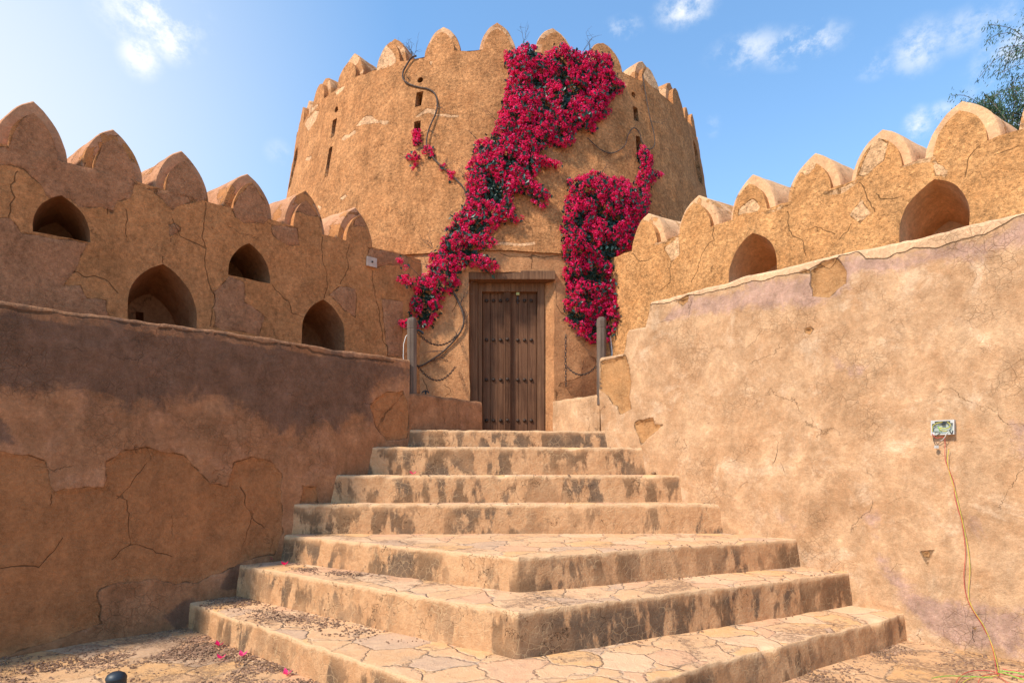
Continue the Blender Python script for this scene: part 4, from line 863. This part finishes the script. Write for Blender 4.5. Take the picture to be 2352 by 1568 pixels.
m = MB(); m.tube(smoothp(lp([(2294, 1549), (2330, 1552), (2360, 1560), (2420, 1580)], .03)), .004, 6); m.tube(smoothp(lp([(2292, 1552), (2300, 1553), (2340, 1566), (2380, 1580)], .03)), .004, 6); m.tube(smoothp(lp([(2140, 1566), (2175, 1561), (2230, 1562), (2280, 1566)], .03)), .003, 6); m.build('wire_loop', M_grn, yc, True)

# ------------------------------------------------------------------ bollard
bo = thing('bollard', (-2.02, 3.08, 0), 'short charcoal metal bollard with a domed cap at the foot of the shaded wall', 'bollard')
M = Matrix.Translation((-2.02, 3.08, 0)); r = .046
m = MB(); m.lathe([(r, 0), (r, .435)], 28, M); m.build('shaft', M_bol, bo, False)
m = MB(); m.lathe([(r*1.0, .4352), (r*1.04, .437), (r*1.04, .447), (r*.86, .462), (r*.5, .472), (r*.1, .475)], 28, M); m.build('cap', M_bol, bo, True)

# ------------------------------------------------------------------ bougainvillea
def tan_frame(a, z, off):
    p = Vector(tpt(a, z, -off)); q = a/4.5; n = Vector((math.sin(q), -math.cos(q), 0)); return p, n
def scatter(poly, step, seed):
    r = np.random.default_rng(seed); P = np.array(poly); lo, hi = P.min(0), P.max(0)
    g = np.array([(x, y) for x in np.arange(lo[0]-step, hi[0]+step, step) for y in np.arange(lo[1]-step, hi[1]+step, step)]); g += r.uniform(-.5*step, .5*step, g.shape)
    jit = r.normal(0, .012, g.shape); return g[inside(g+jit, poly)]
def blossoms(polys, seed, dens=1., depth=(.06, .24), base=0.):
    """small folded bracts in round trusses, standing off the wall by an uneven depth, with dark leaves between and behind"""
    r = np.random.default_rng(seed); FV, FF, FT, LV, LF, LT = [], [], [], [], [], []
    for poly in polys:
        tr = scatter(poly, .052/dens**.5, seed)
        edge = segdist(tr, poly, True)
        prof = vnoise(np.column_stack([tr, tr[:, 0]*0]), 4.2, seed)*.5+.5; fine_ = vnoise(np.column_stack([tr, tr[:, 0]*0]), 11, seed+2)*.5+.5
        hole = vnoise(np.column_stack([tr*np.array([1.4, 1]), tr[:, 0]*0]), 6.5, seed+5)
        for (a, z), e, pf, ff, ho in zip(tr, edge, prof, fine_, hole):
            dd = depth[0]+(depth[1]-depth[0])*(.55*pf+.45*ff)*min(1, e/.12)+base
            if ho < -.24 and e > .05: dd *= .45
            empty = ho < -.33 and e > .05 and e > .06
            p, n = tan_frame(a, z, dd); tone = r.uniform(.0, 1)
            if not empty and r.random() < .88:
                R = r.uniform(.030, .052); nb = int(r.uniform(24, 36))
                for k in range(nb):
                    v = r.normal(0, 1, 3); v /= np.linalg.norm(v)
                    if v@np.array(n) < -.35: v = -v
                    c = np.array(p)+v*R*r.uniform(.55, 1.05); s_ = r.uniform(.009, .0155)
                    ax = r.normal(0, 1, 3); ax -= v*(ax@v)*.6; ax /= np.linalg.norm(ax); bx = np.cross(ax, v); bx /= np.linalg.norm(bx)+1e-9
                    i = len(FV); FV += [c-ax*s_, c+bx*s_*.75+v*s_*.35, c+ax*s_*1.15, c-bx*s_*.75+v*s_*.35]; FF += [(i, i+1, i+2), (i, i+2, i+3)]
                    tt = float(np.clip(.42+.26*(tone-.5)+r.normal(0, .22)+(.35 if r.random() < .05 else 0), 0, 1)); FT += [tt]*2
            nl = 1 if e < .035 else (6 if empty else 4)
            for k in range(nl):
                dl = dd-r.uniform(.0, .09) if not empty else dd*r.uniform(.3, 1)
                if r.random() < .13: dl = dd+.045
                q, n = tan_frame(a+r.normal(0, .028), z+r.normal(0, .028), max(dl, .02)); v = np.array(n)+r.normal(0, .55, 3); v /= np.linalg.norm(v)
                ax = r.normal(0, 1, 3); ax[2] -= .6; ax -= v*(ax@v); ax /= np.linalg.norm(ax); bx = np.cross(ax, v); s_ = r.uniform(.022, .038); c = np.array(q)
                i = len(LV); LV += [c-ax*s_, c-ax*s_*.2+bx*s_*.62+v*s_*.2, c+ax*s_*1.2, c-ax*s_*.2-bx*s_*.62+v*s_*.2]; LF += [(i, i+1, i+2), (i, i+2, i+3)]; LT += [float(r.random())]*2
    return (FV, FF, FT), (LV, LF, LT)
def twig(m, p, d, ln, r0, n, rn, depth=2, grav=0., k=0):
    p = Vector(p); d = Vector(d).normalized(); P = [p.copy()]
    for i in range(n):
        d = (d+Vector((rn.gauss(0, .22), rn.gauss(0, .12), rn.gauss(0, .22)-grav))).normalized(); p = p+d*ln/n; P.append(p.copy())
        if depth and rn.random() < .5: twig(m, p, d+Vector((rn.gauss(0, .7), rn.gauss(0, .2), rn.gauss(0, .7))), ln*.45, r0*.55, 4, rn, depth-1, grav, k)
    m.tube(P, [r0*(1-.7*i/n) for i in range(n+1)], 5, k=k)
main = tP(z2, [(1250, 290), (1290, 300), (1330, 258), (1390, 243), (1415, 300), (1440, 315), (1480, 290), (1500, 262), (1530, 238), (1560, 270), (1590, 280), (1640, 300), (1680, 288), (1770, 310), (1790, 380), (1800, 430), (1850, 450), (1835, 505), (1780, 530), (1765, 560), (1785, 605), (1745, 640), (1700, 655), (1712, 705), (1640, 690), (1580, 700), (1600, 760), (1540, 788), (1480, 770), (1440, 790), (1430, 832), (1480, 850), (1528, 870), (1500, 892), (1430, 880), (1412, 930), (1370, 930), (1400, 970), (1450, 1000), (1485, 1042), (1440, 1092), (1400, 1088), (1370, 1040), (1320, 1020), (1282, 1060), (1300, 1110), (1340, 1150), (1290, 1172), (1230, 1180), (1170, 1230), (1200, 1270), (1160, 1300), (1110, 1310), (1140, 1350), (1210, 1382), (1222, 1410), (1190, 1425), (1130, 1412), (1080, 1390), (1050, 1400), (1010, 1445)])
main += tP(z4, [(650, 395), (600, 450), (540, 470), (550, 560), (500, 610), (440, 700), (390, 730), (340, 690), (300, 700), (265, 640), (262, 590), (275, 520), (320, 470), (290, 430), (310, 395), (350, 400), (370, 350), (440, 310), (440, 220), (480, 150), (520, 100), (560, 40)])
main += tP(z2, [(880, 1400), (885, 1330), (925, 1270), (970, 1160), (1010, 1120), (1040, 1080), (1060, 1010), (1050, 900), (1090, 820), (1092, 745), (1130, 750), (1160, 740), (1200, 680), (1225, 590), (1240, 520), (1265, 430), (1272, 400), (1250, 370)])
def tPo(zf, L, off): return [tpix(*zf(*p), off) for p in L]
spr = [[(188, 345), (215, 330), (250, 320), (300, 330), (320, 355), (300, 390), (260, 390), (220, 375)], [(200, 235), (225, 205), (245, 215), (235, 250), (210, 255)], [(232, 270), (258, 275), (250, 300), (235, 295)], [(212, 655), (225, 635), (265, 630), (300, 650), (290, 690), (230, 692)]]
sprays = [tPo(z4, L, .42) for L in spr]
right = tP(z2, [(1560, 950), (1620, 940), (1660, 920), (1720, 918), (1780, 940), (1830, 930), (1880, 960), (1890, 1000), (1920, 980), (1920, 940), (1935, 880), (1925, 790), (1945, 775), (1965, 800), (1992, 850), (1985, 900), (2010, 905), (2050, 920), (2010, 962), (1975, 965), (1980, 1100), (1935, 1180), (1905, 1240), (1880, 1310), (1840, 1335)])
right += tP(z4, [(1757, 190), (1755, 240), (1770, 300), (1740, 400), (1755, 520), (1778, 560), (1780, 640), (1772, 710), (1740, 755), (1690, 765), (1640, 785), (1560, 800), (1520, 805), (1440, 725), (1390, 650), (1380, 580), (1370, 520), (1395, 430), (1360, 310), (1380, 240), (1355, 150), (1368, 80)])
right += tP(z2, [(1535, 1240), (1528, 1180), (1550, 1070), (1575, 1010)])
left_bits = [tP(z2, L) for L in [[(772, 680), (805, 675), (808, 760), (782, 775)], [(815, 790), (850, 765), (880, 790), (877, 835), (850, 832), (840, 805)], [(740, 820), (790, 808), (820, 830), (790, 842), (755, 838)], [(758, 862), (798, 860), (795, 882), (765, 880)], [(905, 860), (930, 860), (940, 885), (915, 890)], [(945, 890), (990, 905), (1000, 925), (970, 932)], [(732, 372), (748, 372), (748, 390), (732, 390)]]]
def plant(name, base, label, polys, seed, depth, dens=1., extra=(), eoff=0.):
    root = thing(name, base, label, 'climbing plant')
    (fv, ff, ft), (lv, lf, lt) = blossoms(polys, seed, dens, depth)
    if extra:
        (a1, a2, a3), (b1, b2, b3) = blossoms(extra, seed+1, 1.5, (.0, .06), eoff)
        n1, n2 = len(fv), len(lv); fv += a1; ff += [tuple(i+n1 for i in f) for f in a2]; ft += a3; lv += b1; lf += [tuple(i+n2 for i in f) for f in b2]; lt += b3
    mesh('blossom', fv, ff, M_petal, root, False, {'tone': ft}); mesh('foliage', lv, lf, M_leafb, root, False, {'tone': lt}); return root
def tline(zf, L, off): return smoothp([Vector(tpt(*tpix(*zf(*p)), -off)) for p in L], 5)
rn = random.Random(5)
def stem(par, zf, L, off, r):
    T_ = tline(zf, L, off); m = MB(); m.tube(T_, [r*(1-.35*i/len(T_)) for i in range(len(T_))], 7); m.build('stem', M_vine, par, True)
def twigs(par, zf, L, off, l0, l1, r=.0035):
    for q_, d_ in L:
        for k in range(2):
            m = MB(); twig(m, tpt(*tpix(*zf(*q_)), -off), d_, rn.uniform(l0, l1), r, 7, rn, 2 if l1 > .3 else 1); m.build('twig', M_vine, par, True)
p1 = plant('bougainvillea', tuple(tpt(*tpix(*z4(320, 990)))), 'large crimson bougainvillea cascading diagonally from the tower top to the left of the door', [main], 31, (.07, .25), 1.1, sprays, .40)
for L_ in ([(420, 420), (340, 400), (290, 380), (240, 355)], [(430, 380), (360, 330), (300, 270), (225, 225)], [(380, 700), (300, 680), (230, 660)]):
    m = MB(); Q_ = smoothp([Vector(tpt(*tpix(*z4(*p), o_), -o_)) for p, o_ in zip(L_, (.2, .32, .40, .42))]); m.tube(Q_, [.006-.0003*i for i in range(len(Q_))], 6); m.build('stem', M_vine, p1, True)
stem(p1, z4, [(600, 440), (650, 540), (677, 620), (670, 700), (620, 780), (540, 865), (450, 930), (390, 965), (340, 975)], .05, .016)
stem(p1, z2, [(860, 1420), (960, 1230), (1050, 1050), (1060, 950), (1160, 760), (1225, 590), (1262, 430), (1300, 330)], .05, .012)
rd = lambda: (rn.uniform(-1, 1), -.12, rn.uniform(-.5, .9))
twigs(p1, z4, [(q_, rd()) for q_ in [(650, 540), (670, 700), (600, 800), (540, 865), (470, 915), (430, 940)]], .05, .2, .31, .004)
twigs(p1, z2, [((1060, 950), (-.8, -.3, .6)), ((1100, 750), (-.3, -.3, 1)), ((1200, 650), (-.7, -.3, .6)), ((1040, 1060), (-.6, -.2, .8)), ((880, 1300), (-.4, -.3, 1)), ((880, 1310), (-1, -.3, .5)), ((860, 1400), (-1, -.3, .6)), ((1640, 290), (.4, -.2, 1)), ((1670, 290), (.1, -.2, 1)), ((1340, 250), (.4, -.2, .9)), ((1790, 440), (1, -.3, .2)), ((1440, 800), (1, -.3, -.2)), ((700, 1440), (.6, -.2, -.5))], .1, .15, .3)
p2 = plant('bougainvillea', tuple(tpt(*tpix(*z4(1640, 1000)))), 'dense crimson bougainvillea hanging as a column on the tower right of the door', [right], 32, (.07, .24), 1.1)
stem(p2, z2, [(1955, 400), (1962, 450), (1975, 530), (1992, 620), (2012, 700), (2015, 765), (1985, 785), (1952, 752), (1938, 700), (1908, 675), (1880, 710), (1860, 770), (1800, 806), (1740, 790), (1670, 728)], .045, .010)
stem(p2, z2, [(1935, 780), (1940, 900), (1930, 1000), (1900, 1150)], .06, .010); stem(p2, z4, [(1640, 700), (1690, 850), (1700, 1000)], .1, .012)
twigs(p2, z2, [(q_, rd()) for q_ in [(1975, 530), (1958, 440), (1992, 640), (1880, 710), (1800, 806), (1740, 920), (1990, 860)]], .05, .18, .30, .003)
p3 = plant('bougainvillea', tuple(tpt(*tpix(*z2(1040, 1000)))), 'thin bare bougainvillea vine with few red sprays winding past the tower loopholes', left_bits, 33, (.03, .09), 1.2)
stem(p3, z2, [(790, 302), (765, 312), (742, 345), (722, 385), (722, 420), (745, 445), (800, 465), (850, 475), (885, 500), (898, 550), (890, 600), (868, 650), (850, 700), (843, 765), (875, 830), (930, 885), (990, 940), (1030, 985), (1050, 1040)], .045, .014)
twigs(p3, z2, [((775, 300), (-.5, -.1, 1)), ((770, 300), (-.7, -.1, .9)), ((780, 300), (0, -.1, 1)), ((845, 775), (-.8, -.2, -.4)), ((760, 820), (-1, -.2, -.2)), ((930, 885), (.6, -.2, .6)), ((890, 560), (.5, -.2, -.5)), ((850, 690), (.8, -.2, -.4)), ((740, 400), (.2, -.1, -1))], .05, .18, .3)

# ------------------------------------------------------------------ fallen flowers, pebble, dead leaf, flakes
def treadz(x, y):
    z = 0.
    for L, z0, z1 in STEPS:
        yy = np.interp(x, [p[0] for p in L], [p[1] for p in L])
        if L[0][0] < x < L[-1][0] and y > yy+.01: z = z1
    return z
def flower(p, s_, seed, label):
    r = random.Random(seed); m = MB()
    for k in range(3):
        a = k*2.1+r.random(); d = Vector((math.cos(a), math.sin(a), .55)); u = Vector((-math.sin(a), math.cos(a), 0)); c = Vector(p)
        Q = [c, c+d*s_*.5+u*s_*.42+Vector((0, 0, s_*.1)), c+d*s_*1.05+Vector((0, 0, s_*.35)), c+d*s_*.5-u*s_*.42+Vector((0, 0, s_*.1)), c+d*s_*.55]
        m.add(Q, [(0, 1, 4), (1, 2, 4), (2, 3, 4), (3, 0, 4)])
    o = mesh('fallen_flower', m.v, m.f, M_petal, None, True, {'tone': [r.uniform(.5, .95)]*12}, base=p); return tag(o, label, 'flower', 'fallen bougainvillea flowers')
def ztr(x, y, z): Y = F*(EYE-z)/(y-HY); return ((x-CX)/F*Y, Y, z+.008)
for (x, y, z, s_, lb) in [(503, 1484, 0, .030, 'fallen crimson flower beside the lowest step, farthest one on the ground'), (556, 1508, 0, .030, 'fallen crimson flower on the ground, right one of the close pair'), (507, 1514, 0, .026, 'fallen crimson flower on the ground, left one of the close pair'), (658, 1551, 0, .030, 'fallen crimson flower on the ground nearest the bottom of the steps'),
    (627, 1288, .815, .034, 'fallen crimson flower against the shaded wall on the second step from the ground'), (653, 1299, .545, .028, 'fallen crimson flower on the second step, a little out from the wall'), (739, 1154, 1.134, .030, 'fallen crimson flower on a middle step beside the shaded wall'), (948, 1087.5, 1.447, .030, 'fallen crimson flower lying highest on the stairs')]:
    if z == .815: z = .545
    if y < 1160:
        Y = {1154: 6.78, 1087.5: 7.08}[y]; p = ((x-CX)/F*Y, Y, z+.008)
    else: p = ztr(x, y, z)
    flower(p, s_*1.5, int(x), lb)
def pebble(p, s_, label, mat, cat_, nm):
    m = MB(); r = random.Random(1); P = []
    for i in range(5):
        for j in range(9): a = j*2*math.pi/9; b_ = math.pi*i/4; k = s_*r.uniform(.8, 1.15); P.append((p[0]+k*math.sin(b_)*math.cos(a), p[1]+k*math.sin(b_)*math.sin(a), p[2]+.7*s_+k*.7*math.cos(b_)))
    m.add(P, [(i*9+j, i*9+(j+1) % 9, (i+1)*9+(j+1) % 9, (i+1)*9+j) for i in range(4) for j in range(9)]); return tag(m.build(nm, mat, None, True, p), label, cat_)
pebble(((1501-CX)/F*7.2, 7.2, 1.447), .028, 'small brown stone lying near the sunlit wall on an upper step', simple('stone', (.3, .17, .09), .9, .1, 0, .3, 30), 'stone', 'pebble')
m = MB(); c = gp(597, 1495, .015); m.add([c+Vector(v) for v in [(-.04, 0, 0), (0, -.02, .012), (.045, .0, .004), (0, .02, .014), (0, 0, .004)]], [(0, 1, 4), (1, 2, 4), (2, 3, 4), (3, 0, 4)]); tag(m.build('dead_leaf', simple('dead_leaf', (.09, .10, .06), .8), None, True), 'curled dark dead leaf against the lowest step', 'leaf')
def flakes(name, spots, n, seed, label, zf):
    r = np.random.default_rng(seed); m = MB(); k = 0
    while k < n:
        (x0, y0, x1, y1, sp) = spots[r.integers(len(spots))]; q = r.random(); x = x0+(x1-x0)*q+r.normal(0, sp*1.3); y = y0+(y1-y0)*q+r.normal(0, sp)
        if vnoise(np.array([[x, y, 0]]), 5, seed)[0]+r.uniform(-.5, .5) < -.05: k += .2; continue
        if x < 1.0634*y-9.25+.015 or x > 8.49-.94*y-.02: k += .1; continue
        z = zf(x, y)
        if z is None: k += .1; continue
        s_ = r.gamma(2.2, .0024)+.0015; a0 = r.random()*6; nn = r.integers(4, 7); tl = r.normal(0, .25, 2); h = .001+r.random()*.003
        ring = [(x+s_*r.uniform(.6, 1.2)*math.cos(a0+6.283*j/nn), y+s_*r.uniform(.6, 1.2)*math.sin(a0+6.283*j/nn)) for j in range(nn)]
        V = [(u, v, z+.004+h+(u-x)*tl[0]+(v-y)*tl[1]) for u, v in ring]+[(u, v, z-.002) for u, v in ring]
        m.add(V, [tuple(range(nn))]+[(j, nn+j, nn+(j+1) % nn, (j+1) % nn) for j in range(nn)]); k += 1
    return tag(m.build(name, M_flake, None, False), label, 'debris', None, 'stuff')
def on(i):
    def f(x, y):
        z = treadz(x, y); t_ = 0. if i is None else STEPS[i][2]
        return z if abs(z-t_) < .01 else None
    return f
flakes('plaster_flakes', [(-4.1, 4.85, -3.0, 5.85, .10), (-3.1, 5.65, -1.5, 4.35, .10), (-3.6, 4.6, -2.6, 5.0, .12), (-2.0, 4.5, -1.4, 4.1, .14), (-3.9, 4.2, -1.8, 3.6, .30), (-2.9, 5.4, -2.4, 5.1, .12)], 6500, 3, 'brown flakes of fallen plaster scattered on the flagstones below the shaded wall', on(None))
flakes('plaster_flakes', [(-2.95, 5.95, -1.7, 4.95, .10), (-2.9, 6.0, -2.3, 5.6, .08), (-1.9, 5.2, -.9, 4.5, .08)], 1500, 4, 'brown flakes of fallen plaster scattered on the lowest step', on(0))
flakes('plaster_flakes', [(-2.75, 6.35, -1.6, 5.6, .06), (-2.2, 6.0, -1.2, 5.35, .05)], 500, 5, 'brown flakes of fallen plaster on the second step', on(1))
flakes('plaster_flakes', [(1.7, 4.0, 3.4, 5.1, .10), (3.0, 5.0, 3.6, 4.7, .2), (2.6, 4.3, 3.4, 3.8, .3)], 1300, 6, 'brown debris scattered on the flagstones below the sunlit wall', on(None))
flakes('plaster_flakes', [(.3, 4.1, 3.1, 5.7, .07), (-2.3, 6.55, 2.2, 6.6, .04), (.1, 4.7, 2.8, 6.0, .06), (-1.9, 6.95, 1.9, 7.1, .1)], 260, 8, 'sparse grit and chips lying on the stair treads', lambda x, y: treadz(x, y) or None)

# ------------------------------------------------------------------ tree behind the sunlit wall
rt = random.Random(11); TB = Vector((9.75, 9.3, 0))
tree = thing('tree', tuple(TB), 'feathery green tree with drooping twigs behind the right-hand crenellated wall', 'tree')
mt = MB(); LV, LF, LT = [], [], []
def leaves(p, d, n, rr):
    for k in range(n):
        q = p+Vector((rt.gauss(0, rr), rt.gauss(0, rr), rt.gauss(0, rr))); a = (Vector((rt.gauss(0, .5), rt.gauss(0, .5), -1))+d*.4).normalized(); b_ = a.cross(Vector((rt.gauss(0, 1), rt.gauss(0, 1), rt.gauss(0, 1)))).normalized(); s_ = rt.uniform(.018, .036)
        i = len(LV); LV.extend([tuple(q), tuple(q+a*s_*.9+b_*s_*.22), tuple(q+a*s_*2), tuple(q+a*s_*.9-b_*s_*.22)]); LF.append((i, i+1, i+2, i+3)); LT.append(rt.random())
def limb(p, d, ln, r0, lev):
    n = 9; P = [p.copy()]; d = d.normalized(); g = [0, -.02, .05, .13][lev]
    for i in range(n):
        d = (d+Vector((rt.gauss(0, .11), rt.gauss(0, .11), rt.gauss(0, .08)-g))).normalized(); p = p+d*ln/n; P.append(p.copy())
        if lev < 3 and i >= (2 if lev else 3) and rt.random() < (.85 if lev else .8):
            for _ in range(2 if lev == 2 else (2 if lev == 0 else 1)):
                e = (d+Vector((rt.gauss(0, .75), rt.gauss(0, .75), rt.gauss(.15, .5)))).normalized(); limb(p, e, ln*rt.uniform(.42, .62), r0*(1-.8*i/n)*.55, lev+1)
        if lev == 3: leaves(p, d, 12, .05)
        if lev == 2 and i > 3: leaves(p, d, 5, .05)
    mt.tube(P, [max(r0*(1-.85*i/n), .004) for i in range(n+1)], 6 if lev > 1 else 10)
P = [TB.copy()]; p = TB.copy()
for i in range(10): p = p+Vector((rt.gauss(-.02, .05), rt.gauss(0, .05), .548)); P.append(p.copy())
mt.tube(P, [.19-.011*i for i in range(11)], 14)
for k in range(13):
    a = k*2.4; z = 3.9+k*.18; e = Vector((math.cos(a), math.sin(a), .55)); limb(P[min(10, int(z/.62))], e, rt.uniform(1.4, 2.1), .05, 1)
for e in [(-1, -.15, .75), (-1, .2, .5), (-1, -.4, .35), (-.9, .3, 1.), (-1, -.1, .42), (-1, .1, .6), (-.7, 0, 1.2), (-.8, -.2, 1.1), (-.6, .15, .9), (-1, .05, .35), (-1, -.3, .5)]: limb(P[rt.choice([9, 10])], Vector(e), rt.uniform(1.7, 2.5), .05, 1)
mt.build('trunk', M_bark, tree, True); mesh('crown', LV, LF, M_leaft, tree, False, {'tone': LT})
